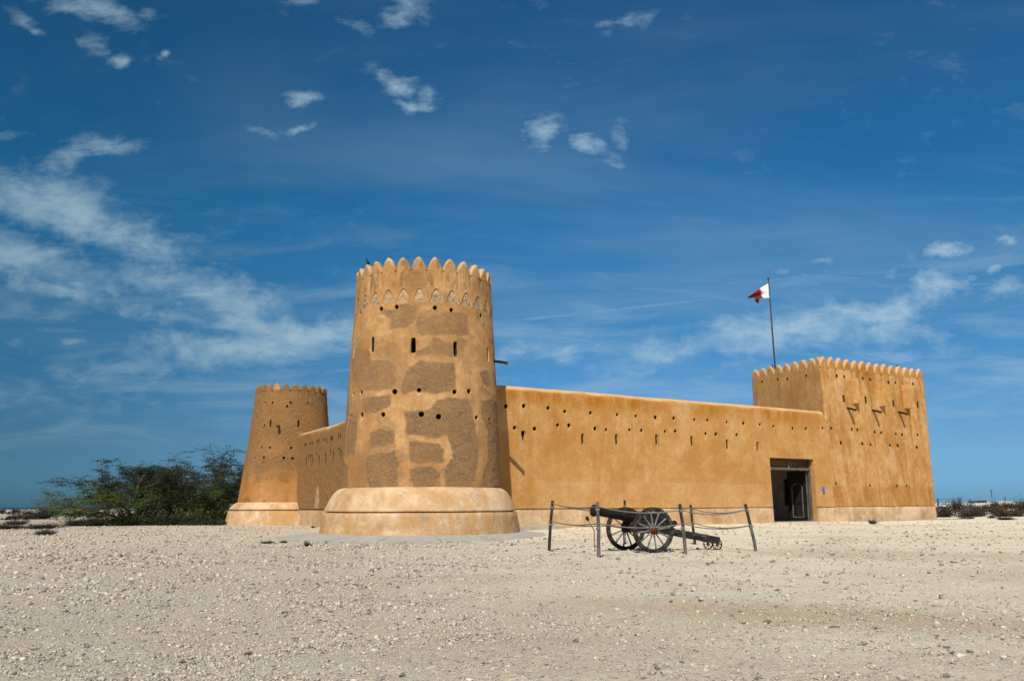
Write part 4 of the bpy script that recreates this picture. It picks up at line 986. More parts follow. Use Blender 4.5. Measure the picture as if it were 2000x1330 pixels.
# ------------------------------------------------------------------ concrete apron
def slab(poly, z0, z1, parent, sd, zo=None):
    rr = random.Random(sd); n = len(poly)
    V_ = [(x, y, z0) for x, y in poly] + [(x, y, z1 if zo is None or math.hypot(x, y) < 5 else zo + rr.uniform(-.006, .006)) for x, y in poly]
    return MB().add(V_, [tuple(range(n, 2 * n))] + [(i, (i + 1) % n, n + (i + 1) % n, n + i) for i in range(n)]).build('slab', M['concrete'], parent, smooth=False)
ap = empty('concrete_apron', (-4.17 * K1, 36.97 * K1, 1.2 * (1 - K1))); tag(ap, kind='structure')
rr = random.Random(3)
cuts = [-100, -74, -50, -27, -8, 13, 33, 52, 70, 92, 118]
for a, b in zip(cuts[:-1], cuts[1:]):
    inner = [(4.4 * sin(radians(t)), -4.4 * cos(radians(t))) for t in np.linspace(a + .15, b - .15, 8)]
    outer = [((6.55 + rr.uniform(-.12, .12) - (0.5 if b > 60 else 0)) * sin(radians(t)), -(6.55 + rr.uniform(-.12, .12)) * cos(radians(t))) for t in np.linspace(b - .15, a + .15, 12)]
    slab(inner + outer, -.45, .035 + rr.uniform(-.006, .006), ap, a, -.115 + (0.05 if b > 60 else 0))
ap.scale = (K1, K1, K1)
ap2 = empty('concrete_apron', uvz(0, 0, 0)); tag(ap2, kind='structure')
def wl(u, v): p = uvz(u, v, 0) - uvz(0, 0, 0); return (p.x, p.y)
for (a, b, w) in [(-2.2, 0.2, 1.0), (.22, 2.2, .9)]: slab([wl(a, -.05), wl(b, -.05), wl(b, -w), wl((a + b) / 2, -w - .08), wl(a, -w + .05)], -.1, .075, ap2, a)
for (a, b, w) in [(26.9, 29.3, .8), (29.32, 31.9, 1.0), (31.92, 34.6, .9), (34.62, 37.6, 1.1), (37.62, 39.6, 1.0)]: slab([wl(a, -.05), wl(b, -.05), wl(b, -w), wl((a + b) / 2, -w - .1), wl(a, -w + .05)], -.1, .06, ap2, a)

# ------------------------------------------------------------------ flag and pole, birds
fx, fy = 20.93, 62.5
fp = empty('flagpole', (fx + .06, fy, 9.78)); tag(fp, 'thin dark flagpole with halyard rising behind the square tower', 'flagpole')
lean = -0.019
MB().tube([(0, 0, 0), (lean * 9.4, 0, 9.45)], [.075, .045], 10).build('pole', M['pole'], fp)
MB().tube([(-.11, -.04, 1.2), (lean * 9.3 - .09, -.05, 9.3)], .010, 5).build('halyard', M['rope'], fp)
MB().lathe([(9.40, .05), (9.43, .10), (9.50, .11), (9.56, .07), (9.6, .01)], (Vector((lean * 9.45, 0, 0)), Vector((0, 0, 1))), 12).build('finial', M['pole'], fp)
flag = empty('flag', (fx - .12, fy - .02, 18.86)); tag(flag, 'maroon and white flag with serrated edge flying from the pole', 'flag')
sc = 0.00279
def lerp(a, b, t): return a + (b - a) * t
def poly_at(P_, t):
    n = len(P_) - 1; i = min(int(t * n), n - 1); f = t * n - i; return (lerp(P_[i][0], P_[i + 1][0], f), lerp(P_[i][1], P_[i + 1][1], f))
topc = [(825, 340), (745, 395), (650, 440), (560, 500), (470, 565), (380, 630), (300, 690), (235, 730)]
botc = [(852, 782), (780, 770), (700, 778), (620, 790), (530, 805), (430, 795), (330, 768), (240, 765)]
def fl(a, b):
    p = poly_at(topc, a); q = poly_at(botc, a); x = lerp(p[0], q[0], b); y = lerp(p[1], q[1], b)
    dep = 0.16 * a * sin(3.0 * b * pi + 5 * a) + .06 * sin(9 * b + 2) * a + .22 * a * sin(a * 7)
    return ((x - 840) * sc, dep, (340 - y) * sc)
teeth = 9; rows = teeth * 4 + 1
def bound(b):
    f = (b * teeth) % 1.0; return 0.43 - 0.13 * (1 - abs(2 * f - 1))
for nm, lo_, hi_, mt in (('white_panel', lambda b: 0.0, lambda b: bound(b) - .0, M['flag_white']), ('maroon_panel', bound, lambda b: 1.0, M['flag_red'])):
    nc = 22; V_ = []
    for r_ in range(rows):
        b = r_ / (rows - 1)
        for c_ in range(nc): V_.append(fl(lerp(lo_(b), hi_(b), c_ / (nc - 1)), b))
    ob = obj(nm, np_mesh(nm, V_, grid_faces(rows, nc), mt), flag)
    sol = ob.modifiers.new('thickness', 'SOLIDIFY'); sol.thickness = .004
V_ = [((x - 840) * sc, d, (340 - y) * sc) for x, y, d in [(430, 790, .05), (540, 800, -.05), (425, 850, .12), (535, 850, .02), (470, 895, .15), (530, 890, .06), (515, 930, .12), (530, 932, .10)]]
ob = MB().add(V_, [(0, 1, 3, 2), (2, 3, 5, 4), (4, 5, 7, 6)]).build('flag_corner', M['flag_red'], flag); ob.modifiers.new('thickness', 'SOLIDIFY').thickness = .004

def bird(loc, rz, s, label, mat):
    root = empty('bird', loc, rz); root.scale = (s, s, s); tag(root, label, 'bird', 'birds perched on the merlons')
    mb = MB(); mb.lathe([(0, .006), (.03, .035), (.08, .058), (.14, .062), (.19, .05), (.22, .032), (.245, .030), (.27, .034), (.295, .022), (.305, .004)], (Vector((0, 0, .05)), Vector((.35, 0, 1))), 12)
    mb.build('body', mat, root)
    MB().add([(-.02, -.03, .12), (-.02, .03, .12), (-.14, .025, -.05), (-.14, -.025, -.05), (-.01, -.02, .10), (-.01, .02, .10), (-.13, .02, -.055), (-.13, -.02, -.055)], [(0, 1, 2, 3), (7, 6, 5, 4), (0, 3, 7, 4), (1, 5, 6, 2), (2, 6, 7, 3)]).build('tail', mat, root)
    for sy in (-1, 1):
        MB().lathe([(0, .005), (.04, .03), (.1, .036), (.16, .02), (.2, .004)], (Vector((.045, sy * .045, .22)), Vector((-.55, 0, -1))), 8).build('wing', mat, root)
        MB().tube([(.01, sy * .02, .08), (.015, sy * .02, 0)], .006, 5).build('leg', mat, root)
    MB().lathe([(0, .012), (.04, .002)], (Vector((.115, 0, .325)), Vector((1, 0, -.25))), 6).build('beak', mat, root)
    return root
a = radians(-48.6 + 1.7 * 0); k_m = round((radians(-46.3) - radians(1.7)) / (2 * pi / 28)); am = radians(1.7) + k_m * 2 * pi / 28
bird((-4.17 * K1 + 3.07 * K1 * sin(am), 36.97 * K1 - 3.07 * K1 * cos(am), 1.2 + (12.0 - 1.2) * K1), radians(200), 1.0, 'dark pigeon perched on a merlon at the left edge of the nearest round tower', M['bird'])
p = uvz(25.3 + .17, 4.9, 11.66); bird(p, radians(160), .75, 'tiny dark bird on the square tower rim beside the flagpole', M['bird'])
p = uvz(merl_u[10], vf + .17, 11.72); bird(p, radians(20), .75, 'tiny dark bird on a merlon near the right end of the square tower', M['bird'])

# ------------------------------------------------------------------ cannon
can = empty('field_cannon', (3.355, 21.5, float(gh(3.42, 21.5))), radians(20)); tag(can, 'old black iron cannon on a two wheeled wooden carriage with rusty hubs', 'cannon')
def wheel(yc, hubmat, s=1.0, spokes=12, R0=.583, phase=.1, x0=0.0, z0=None, rimmat=None, spokemat=None, thick=.075, rimw=.105, name='wheel'):
    z0 = R0 if z0 is None else z0
    wr = bpy.data.objects.new(name, None); link(wr, can); wr.location = (x0, yc, z0 - .012)
    ax = (Vector((0, 0, 0)), Vector((0, 1, 0)))
    MB().lathe([(-thick / 2, R0 - rimw), (thick / 2, R0 - rimw), (thick / 2, R0 - .016), (-thick / 2, R0 - .016)], ax, 48, closed=True).build('rim', rimmat or M['rim_wood'], wr)
    MB().lathe([(-thick / 2 + .005, R0 - .016), (thick / 2 - .005, R0 - .016), (thick / 2 - .005, R0), (-thick / 2 + .005, R0)], ax, 48, closed=True).build('tyre', M['rust_dark'], wr)
    hr = R0 * .17; hl = thick * 1.6
    MB().lathe([(-hl, hr * .62), (-hl * .85, hr * .78), (-hl * .4, hr), (hl * .4, hr), (hl * .85, hr * .78), (hl, hr * .6)], ax, 20).build('hub', hubmat, wr)
    MB().lathe([(-hl * 1.3, hr * .3), (-hl * 1.28, hr * .42), (-hl * .95, hr * .42)], ax, 12).build('axle_cap', M['rust_dark'], wr)
    for k in range(spokes):
        a = 2 * pi * k / spokes + phase; d = Vector((cos(a), 0, sin(a)))
        MB().tube([d * hr * .8, d * (R0 * .5), d * (R0 - rimw + .01)], [.024 * s, .020 * s, .026 * s], 6).build('spoke', spokemat or M['spoke_wood'], wr)
    return wr
wheel(-.75, M['rust'], phase=.13); wheel(.75, M['rust_dark'], phase=.35)
MB().box((0, 0, .585), (.11, 1.34, .12)).build('axle', M['dark_wood'], can, smooth=False, bevel=.01)
ax0 = Vector((-1.36, 0, 1.075)); bx = (Vector((1.16, 0, .70)) - ax0).normalized(); BL = (Vector((1.16, 0, .70)) - ax0).length
MB().lathe([(-.0, .075), (-.005, .135), (.02, .158), (.07, .158), (.11, .130), (.20, .118), (.9, .138), (.92, .152), (.96, .152), (.98, .146), (1.5, .168), (1.52, .186), (1.57, .186), (1.6, .178), (2.10, .198), (2.12, .216), (2.18, .216), (2.24, .175), (2.31, .12), (2.34, .055), (2.38, .045), (2.42, .07), (2.47, .085), (2.51, .07), (2.54, .03)], (ax0, bx), 28).build('barrel', M['iron'], can)
MB().lathe([(-.004, .07), (.0, .072), (.22, .068)], (ax0 - bx * .003, bx), 16).build('bore', M['bird'], can)
tz = (ax0 + bx * 1.30)
MB().lathe([(-.27, .05), (.27, .05)], (tz, Vector((0, 1, 0))), 14).build('trunnion', M['iron'], can)
for sy in (-1, 1):
    y0, y1 = sy * .205, sy * .265
    pl = [(-.38, .50), (-.40, .70), (-.22, .88), (.10, .90), (.32, .84), (.75, .70), (1.05, .52), (.9, .42), (.2, .47)]
    n = len(pl); MB().add([(x, y0, z) for x, z in pl] + [(x, y1, z) for x, z in pl], [tuple(range(n)), tuple(range(n, 2 * n))] + [(i, (i + 1) % n, n + (i + 1) % n, n + i) for i in range(n)]).build('cheek', M['trail_wood'] if sy < 0 else M['dark_wood'], can, smooth=False, bevel=.006)
    MB().lathe([(0, .035), (.02, .03), (.03, .01)], (Vector((-.25, sy * .265, .68)), Vector((0, sy, 0))), 10).build('bolt', M['rust'], can)
    MB().lathe([(0, .035), (.02, .03), (.03, .01)], (Vector((.33, sy * .265, .72)), Vector((0, sy, 0))), 10).build('bolt', M['rust'], can)
# trail beam
dt = Vector((2.42, 0, .24)) - Vector((.35, 0, .60)); Lt = dt.length; dtn = dt.normalized()
Mt = Matrix((dtn, Vector((0, 1, 0)), dtn.cross(Vector((0, 1, 0))))).transposed()
MB().box((Vector((2.42, 0, .24)) + Vector((.35, 0, .60))) / 2, (Lt, .26, .18), Mt).build('trail', M['trail_wood'], can, smooth=False, bevel=.012)
for f in (.45, .8): MB().box(Vector((.35, 0, .60)) + dt * f, (.06, .272, .192), Mt).build('iron_band', M['rust_dark'], can, smooth=False)
for sy in (-1, 1): wheel(sy * .22, M['rust_dark'], s=.42, spokes=8, R0=.15, x0=2.26, rimmat=M['rust_dark'], spokemat=M['rust_dark'], thick=.03, rimw=.022, name='trail_wheel')
MB().box((0.02, 0, .67), (.34, .40, .09)).build('bolster', M['dark_wood'], can, smooth=False, bevel=.01)
MB().tube([(.55, 0, .62), (1.0, 0, .66)], [.03, .03], 8).build('elevating_screw', M['iron'], can)

# posts and ropes round it
posts = [((0.98, 22.1), (1.10, 22.1, 1.33), 'black leaning post, leftmost of the rope enclosure', 'dark'),
         ((2.01, 19.02), (2.00, 19.0, 1.275), 'grey upright post in front of the cannon muzzle, nearest post', 'grey'),
         ((4.27, 20.06), (4.16, 20.06, 1.22), 'post in front of the cannon breech, black above and grey below', 'grey'),
         ((6.30, 21.02), (6.06, 21.0, 1.215), 'strongly leaning post at the right end of the rope enclosure', 'grey'),
         ((5.66, 25.2), (5.56, 25.2, 1.20), 'bent dark post behind the cannon trail', 'dark'),
         ((3.57, 26.0), (3.62, 26.0, 1.36), 'dark post behind the far cannon wheel, only its top showing', 'dark')]
ptops = []
for (b, tpt, lab, kd) in posts:
    z0 = float(gh(*b)); root = empty('fence_post', (b[0], b[1], z0)); tag(root, lab, 'post', 'posts of the rope enclosure round the cannon')
    tp = Vector(tpt) - Vector((b[0], b[1], z0)); mid = tp * .55 + Vector((random.uniform(-.02, .02), 0, 0))
    mats = (M['grey_wood'], M['dark_wood']) if kd == 'grey' else (M['dark_wood'], M['dark_wood'])
    MB().tube([Vector((0, 0, -.15)) - tp * .02, tp * .2, mid], [.043, .042, .041], 9).build('post_foot', mats[0], root)
    up_m = M['grey_wood'] if 'nearest' in lab else mats[1]
    MB().tube([mid, tp * .8, tp], [.040, .039, .040], 9).build('post_shaft', up_m, root)
    for hz in (.86, .52): 
        q = tp * hz; MB().lathe([(-.03, .047), (-.012, .056), (.0, .050), (.012, .057), (.03, .047)], (q, tp.normalized()), 10).build('rope_binding', M['rope'], root)
    ptops.append((Vector((b[0], b[1], z0)), tp))
for lv, lab in ((.86, 'upper grey rope strung round the cannon between the six posts'), (.52, 'lower grey rope strung round the cannon between the six posts')):
    allp = []; root = None
    zl = {0: (1.272, .79), 1: (1.18, .789), 2: (1.08, .745), 3: (1.07, .67), 4: (1.11, .665), 5: (1.12, .68)}
    knots = []
    for i in range(6):
        b, tp = ptops[i]; z = zl[i][0 if lv > .8 else 1]; f = z / tp.z; knots.append(b + tp * f + Vector((0, -.045, 0)))
    mb = MB()
    pts = []
    for i in range(6):
        A, B = knots[i], knots[(i + 1) % 6]; sag = [.07, .11, .12, .12, .10, .13][i] * (1.0 if lv > .8 else .95)
        for k in range(14):
            t = k / 14; p = A.lerp(B, t); p.z -= sag * 4 * t * (1 - t); pts.append(p)
    pts.append(pts[0].copy())
    c0 = pts[0].copy(); o = MB().tube([p - c0 for p in pts], .0150, 6, cap=True).build('rope', M['rope']); o.location = c0
    tag(o, lab, 'rope', 'ropes round the cannon')
st = empty('rammer', (2.03, 21.6, 0)); tag(st, 'short leaning stick with a black head behind the nearest post', 'stick')
MB().tube([(.14, 0, .55), (-.02, 0, .80)], .012, 6).build('shaft', M['grey_wood'], st)
MB().lathe([(0, .02), (.02, .04), (.09, .045), (.12, .03)], (Vector((-.015, 0, .79)), Vector((-.3, 0, 1))), 10).build('head', M['iron'], st)
MB().tube([(.14, 0, .56), (.15, 0, -.05)], .012, 6).build('stake', M['grey_wood'], st)

# ------------------------------------------------------------------ trees and scrub
class Tubes:
    def __init__(s): s.p0 = []; s.p1 = []; s.r0 = []; s.r1 = []
    def add(s, a, b, ra, rb): s.p0.append(a); s.p1.append(b); s.r0.append(ra); s.r1.append(rb)
    def mesh(s, name, mat, n=4):
        a = np.array(s.p0, float); b = np.array(s.p1, float); ra = np.array(s.r0)[:, None, None]; rb = np.array(s.r1)[:, None, None]
        d = b - a; d /= np.linalg.norm(d, axis=1, keepdims=True) + 1e-9
        ref = np.where(np.abs(d[:, 2:3]) > 0.9, np.array([[1., 0, 0]]), np.array([[0, 0, 1.]]))
        u = np.cross(d, ref); u /= np.linalg.norm(u, axis=1, keepdims=True) + 1e-9; v = np.cross(d, u)
        t = np.arange(n) * 2 * pi / n
        off = u[:, None] * np.cos(t)[None, :, None] + v[:, None] * np.sin(t)[None, :, None]
        V_ = np.concatenate([a[:, None] + off * ra, b[:, None] + off * rb], 1).reshape(-1, 3)
        i = np.arange(len(a))[:, None] * 2 * n; k = np.arange(n)[None]
        Fq = np.stack([i + k, i + (k + 1) % n, i + n + (k + 1) % n, i + n + k], -1).reshape(-1, 4)
        return np_mesh(name, V_, Fq, mat)
def leaf_mesh(name, C_, size, mats, flat=0.5, rng=None, tone=None, midx_p=None):
    rng = rng or RNG; C_ = np.asarray(C_); n = len(C_)
    d1 = rng.normal(size=(n, 3)); d1[:, 2] *= flat; d1 /= np.linalg.norm(d1, axis=1, keepdims=True)
    d2 = rng.normal(size=(n, 3)); d2 -= d1 * (d1 * d2).sum(1, keepdims=True); d2 /= np.linalg.norm(d2, axis=1, keepdims=True)
    L = size * rng.uniform(.6, 1.5, (n, 1)); w = L * rng.uniform(.3, .55, (n, 1))
    V_ = np.stack([C_ - d1 * L, C_ + d2 * w, C_ + d1 * L, C_ - d2 * w], 1).reshape(-1, 3)
    F_ = np.arange(4 * n).reshape(-1, 4)
    t = np.repeat(rng.uniform(0, 1, n) if tone is None else tone, 4)
    mi = None
    if midx_p is not None: mi = midx_p
    return np_mesh(name, V_, F_, mats, smooth=False, attrs={'tone': t}, midx=mi)

def thorn_tree(loc, R0, H, seed, label, stems=7, leaves=9, green=None, lean=0.0, shape=0.0):
    rg = np.random.default_rng(seed); root = empty('thorn_tree', loc); tag(root, label, 'tree')
    big = Tubes(); tw = Tubes(); L_ = []
    def nrm(v): return v / (np.linalg.norm(v) + 1e-9)
    def branch(p, d, length, r, lev):
        n = 5 if lev < 2 else 3; seg = length / n; pts = [p]
        for i in range(n):
            flatten = [0.10, 0.28, 0.40, 0.45][lev]
            d = d + rg.normal(size=3) * [0.16, 0.22, 0.28, 0.35][lev]
            tgt = d.copy(); tgt[2] *= 0.2; d = nrm(d * (1 - flatten * (i + 1) / n) + tgt * flatten * (i + 1) / n)
            hmax = H * (1 - 0.35 * (np.hypot(p[0], p[1]) / R0) ** 2)
            if p[2] > hmax: d[2] = -abs(d[2]) * 0.4
            if p[2] < 0.25: d[2] = abs(d[2]) + .1
            d = nrm(d); q = p + d * seg
            r2 = r * (1 - 0.62 * (i + 1) / n); ra = r * (1 - 0.62 * i / n)
            (big if lev < 2 else tw).add(p, q, max(ra, .004), max(r2, .003))
            p = q; pts.append(p)
            if lev < 3 and (i >= 1 or lev > 0):
                for _ in range([2, 2, 2][lev]):
                    side = nrm(np.cross(d, rg.normal(size=3))); side[2] *= 0.35; nd = nrm(d * 0.75 + side * 0.85)
                    branch(p, nd, length * rg.uniform(.38, .62), r2 * .6, lev + 1)
            if lev >= 2:
                for _ in range(leaves): L_.append(p - d * seg * rg.uniform(0, 1) + rg.normal(size=3) * np.array([.10, .10, .022]))
    for s_ in range(stems):
        a = 2 * pi * (s_ + rg.uniform(-.3, .3)) / stems; el = rg.uniform(.35, 1.15)
        d = np.array([cos(a) * cos(el) + lean, sin(a) * cos(el), sin(el)])
        branch(np.array([cos(a) * .25, sin(a) * .25, -.05]), nrm(d), max(H * .75, R0 * .62 * cos(el) + H * .55 * sin(el)) * rg.uniform(.8, 1.1), .12, 0)
    obj('trunk', big.mesh('trunk', M['bark'], 6), root)
    L_ = np.array(L_); 
    # clumps are denser in some sprays and bare in others
    dn = fbm(L_[:, 0] * 1.1 + seed, L_[:, 1] * 1.1, L_[:, 2] * 2.2, 2, seed)
    keep = rg.uniform(size=len(L_)) < sstep(dn, -.42, .18) * .94 + .05
    L_ = L_[keep]
    cr = obj('twigs', tw.mesh('twigs', M['bark'], 3), root)
    lowg = (L_[:, 2] < H * .55) if green else np.zeros(len(L_), bool)
    mi = (lowg & (fbm(L_[:, 0] * .8, L_[:, 1] * .8, L_[:, 2], 2, seed + 3) > -.15)).astype(int)
    obj('crown', leaf_mesh('crown', L_, .042, [M['leaf'], M['leaf2']], .25, rg, midx_p=mi), root)
    return root
thorn_tree((-22.9, 61.2, 0), 3.9, 6.0, 5, 'tallest thorn tree with a flat topped crown, right beside the rear round tower', stems=9, leaves=6, green=True)
thorn_tree((-25.4, 54.5, 0), 5.2, 4.7, 8, 'wide spreading thorn tree with sparse layered branches, left of the tallest tree', stems=9, leaves=6, green=True, lean=-.25)
thorn_tree((-22.6, 55.5, 0), 3.6, 4.3, 15, 'middle thorn tree between the tallest and the widest tree', stems=6, leaves=6, green=True)

def shrub_mesh(seed, dens, mat, spiky=1.0):
    """unit shrub radius 1, height 1"""
    rg = np.random.default_rng(seed); n = dens
    tw = Tubes(); L_ = []
    for k in range(n):
        a = rg.uniform(0, 2 * pi); rr_ = rg.uniform(0, 1) ** .5 * .8 * (.62 + .75 * vnoise(cos(a) * 2.5 + seed, sin(a) * 2.5, 0, 3)); h = max(.05, 1 - rr_ ** 2) ** .5 * rg.uniform(.3, 1.0) * (.5 + .9 * vnoise(cos(a) * rr_ * 4, sin(a) * rr_ * 4 + seed, 1, 4))
        e = np.array([cos(a) * rr_ * 1.2, sin(a) * rr_ * 1.2, h]); s_ = np.array([cos(a) * rr_ * .3, sin(a) * rr_ * .3, -.03])
        m_ = (s_ + e) / 2 + rg.normal(size=3) * .06
        tw.add(s_, m_, .012, .009); tw.add(m_, e, .009, .004)
        for _ in range(9): t = rg.uniform(.25, 1.05); L_.append(s_ + (e - s_) * t + rg.normal(size=3) * .07)
    return tw.mesh('stems', M['bark'], 3), leaf_mesh('foliage', L_, .048, mat, .8, rg)
SH = {}
def shrub(loc, rx, ry, h, kind, label, group, sd=0, rz=None):
    key = (kind, sd % 3)
    if key not in SH: SH[key] = shrub_mesh(sd % 3 * 7 + hash(kind) % 1 + len(kind), 210, {'dark': M['leaf3'], 'brown': M['leaf4'], 'green': M['leaf2'], 'olive': M['leaf']}[kind])
    z = float(gh(loc[0], loc[1]))
    root = empty('shrub', (loc[0], loc[1], z), random.uniform(0, .5) if rz is None else rz); tag(root, label, 'shrub', group)
    root.scale = (rx, ry, h)
    obj('stems', SH[key][0], root); obj('foliage', SH[key][1], root); return root
G1 = 'green bushes under the thorn trees'; G2 = 'low dark scrub on the flat left of the trees'; G3 = 'scrub beyond the right end of the fort'
for (x, y, rx, ry, h, kd, lab) in [
    (-26.8, 52.3, 1.5, 1.0, .75, 'olive', 'low olive bush at the left foot of the trees'),
    (-28.0, 52.6, 1.3, 1.0, .5, 'dark', 'black low bush at the left tip of the tree group'),
    (-25.0, 52.8, 1.8, 1.1, 1.2, 'green', 'bright green bush under the widest thorn tree'),
    (-23.0, 53.0, 1.7, 1.1, 1.1, 'olive', 'olive bush in the middle of the tree group'),
    (-21.2, 54.2, 1.6, 1.1, 1.7, 'green', 'tall bright green bush under the tallest thorn tree'),
    (-20.3, 55.4, 1.2, 1.0, 1.9, 'green', 'green bush beside the rear round tower'),
    (-24.2, 53.6, 1.8, 1.0, 1.5, 'olive', 'olive bush behind the bright green one'),
    (-22.0, 53.6, 2.2, 1.0, .6, 'dark', 'dark ground scrub under the middle thorn tree'),
    (-20.0, 53.4, 2.0, 1.0, .5, 'dark', 'dark ground scrub left of the rear tower base'),
    (-30.5, 58.5, 1.8, 1.2, .5, 'olive', 'yellow green bush spilling left of the tree group')]:
    shrub((x, y), rx, ry, h, kd, lab, G1, int(abs(x * 10)))
k = 0
for (px_, py_, w, h, kd, lab) in [(92, 1008, 22, 10, 'dark', 'rounded dark bush left of the thorn trees'), (75, 1013, 40, 11, 'dark', 'long dark scrub mound behind the rounded bush'),
    (30, 1013, 14, 7, 'dark', 'small dark shrub near the left edge'), (30, 1001, 10, 5, 'dark', 'small far shrub below the shoreline'), (4, 1001, 7, 5, 'dark', 'tiny shrub at the left edge below the shore'),
    (35, 1023, 22, 7, 'dark', 'flat scrub strip at the left edge'), (20, 1031, 28, 6, 'dark', 'lowest flat scrub patch at far left'), (85, 1031, 40, 7, 'dark', 'thin scrub strip joining the tree group'), (92, 1042, 20, 6, 'brown', 'dead brown twigs in front of the scrub')]:
    d_ = 1.2 * F_PX / (py_ - 990.5 + .01); X_ = (px_ - 1000) / F_PX / 1.013 * d_; s_ = d_ / F_PX
    shrub((X_, d_), w * s_ * 1.15, w * s_ * .9, max(h * s_ * 1.9, .36), kd, lab, G2, k); k += 1
for (px_, py_, w, h, kd, lab) in [(1868, 999, 12, 15, 'dark', 'black upright bush between the fence posts and the fort'), (1843, 1009, 20, 13, 'dark', 'dark bush touching the right corner of the fort'),
    (1898, 1008, 30, 13, 'brown', 'broad brown bush with a grey top, right of the fort'), (1955, 1008, 27, 12, 'brown', 'second broad brown bush towards the right edge'), (1930, 998, 40, 9, 'dark', 'long black scrub strip behind the brown bushes'),
    (1942, 991, 8, 7, 'dark', 'small bush below the tall mast'), (1968, 994, 12, 8, 'dark', 'small bush right of the mast'), (1996, 1001, 15, 18, 'dark', 'tall black bush cut by the right edge'), (1886, 1012, 16, 4, 'dark', 'flat dark plant in front of the brown bush'),
    (1958, 1014, 18, 3, 'dark', 'thin flat plant right of the fort'), (1985, 1008, 15, 10, 'brown', 'brown bush at the right edge'), (1934, 1011, 7, 5, 'brown', 'small brown tuft between the two brown bushes'), (1700, 1022, 9, 4, 'dark', 'low dark weed in front of the square tower')]:
    hz = 987 - (px_ - 1000) * .004; d_ = 1.2 * F_PX / (py_ - hz); X_ = (px_ - 1000) / F_PX / 1.013 * d_; s_ = d_ / F_PX
    shrub((X_, d_), w * s_ * 1.3, w * s_ * 1.0, max(h * s_ * 1.9, .3), kd, lab, G3 if px_ > 1800 else None, k); k += 1
# a belt of far scrub nobody could count
rg = np.random.default_rng(99); C_ = []
for _ in range(1300):
    a = radians(rg.uniform(25, 42)) if rg.uniform() < .75 else radians(rg.uniform(-42, -24)); r = rg.uniform(85, 480) if a > 0 else rg.uniform(65, 300); x, y = r * sin(a), r * cos(a); s_ = rg.uniform(.3, 1.3) * (1 + r / 400)
    if fbm(x * .05, y * .05, 0, 2, 5) < -.05: continue
    z = float(gh(x, y)); n_ = 34
    P_ = rg.normal(size=(n_, 3)) * np.array([s_ * .8, s_ * .5, .24 * s_]); P_[:, 2] = np.abs(P_[:, 2]) + .03; C_.append(P_ + [x, y, z])
C_ = np.concatenate(C_)
o = obj('far_scrub', leaf_mesh('far_scrub', C_, .19, M['leaf3'], .6, rg)); tag(o, 'scattered dark desert scrub on the far plain', 'scrub', kind='stuff')
# weeds beside the apron
for k, (px_, py_, lab) in enumerate([(602, 1056, 'small green weed at the left edge of the concrete apron'), (524, 1047, 'green weed patch on the gravel left of the near tower'), (556, 1045, 'smaller green weed beside the weed patch'), (612, 1029, 'weed against the foot of the side wall')]):
    d_ = 1.2 * F_PX / (py_ - 989); X_ = (px_ - 1000) / F_PX / 1.013 * d_; shrub((X_, d_), .18 if k != 1 else .36, .15, .14 if k != 0 else .22, 'olive', lab, 'weeds near the concrete apron', k)

# ------------------------------------------------------------------ far right fence, masts, buildings
def far(px_, d_): return ((px_ - 1000) / F_PX / 1.013 * d_, d_)
fr_ = empty('far_gate', (*far(1853, 165), 0)); tag(fr_, 'distant dark metal gate frame between two thick posts, right of the fort', 'gate')
ox, oy = far(1853, 165)
for px_ in (1831.5, 1873.5):
    x, y = far(px_, 165); MB().tube([(x - ox, 0, -.3), (x - ox, 0, 2.25)], .16, 8).build('gate_post', M['farblue'], fr_)
x0, x1 = far(1831.5, 165)[0] - ox, far(1873.5, 165)[0] - ox
for z in (2.1, 1.1, .3): MB().tube([(x0, 0, z), (x1, 0, z)], .035, 5).build('gate_rail', M['farblue'], fr_)
MB().tube([(0, 0, 0), (0, 0, 2.1)], .05, 5).build('gate_stile', M['farblue'], fr_); MB().tube([(x0, 0, .3), (0, 0, 2.1)], .03, 5).build('gate_brace', M['farblue'], fr_)
for k, px_ in enumerate((1894.5, 1912, 1930)):
    x, y = far(px_, 168 + 14 * k); root = empty('fence_post', (x, y, float(gh(x, y)))); tag(root, ['thick lone fence post right of the distant gate', 'thinner second fence post right of the distant gate', 'third fence post on the plain under the mast'][k], 'post', 'distant fence posts')
    MB().tube([(0, 0, -.2), (0, 0, [2.2, 1.4, 1.3][k])], [.11, .06, .06][k], 6).build('post_shaft', M['farblue'], root)
for (px_, ytop, d_, lab) in [(1938, 957, 420, 'tall thin lattice mast on the far right horizon'), (1963.5, 971, 520, 'short thin mast right of the tall one on the horizon')]:
    x, y = far(px_, d_); z0 = float(gh(x, y)); zt = 1.2 + (987 - .004 * (px_ - 1000) - ytop) / F_PX * d_
    root = empty('mast', (x, y, z0)); tag(root, lab, 'mast'); H_ = zt - z0
    MB().tube([(0, 0, 0), (-.02 * H_, 0, H_)], [.12, .05], 5).build('pole', M['farblue'], root)
    for f in (.55, .75, .93): MB().box((-.02 * H_ * f, 0, H_ * f), (.5, .5, .8)).build('antenna', M['farblue'], root, smooth=False)
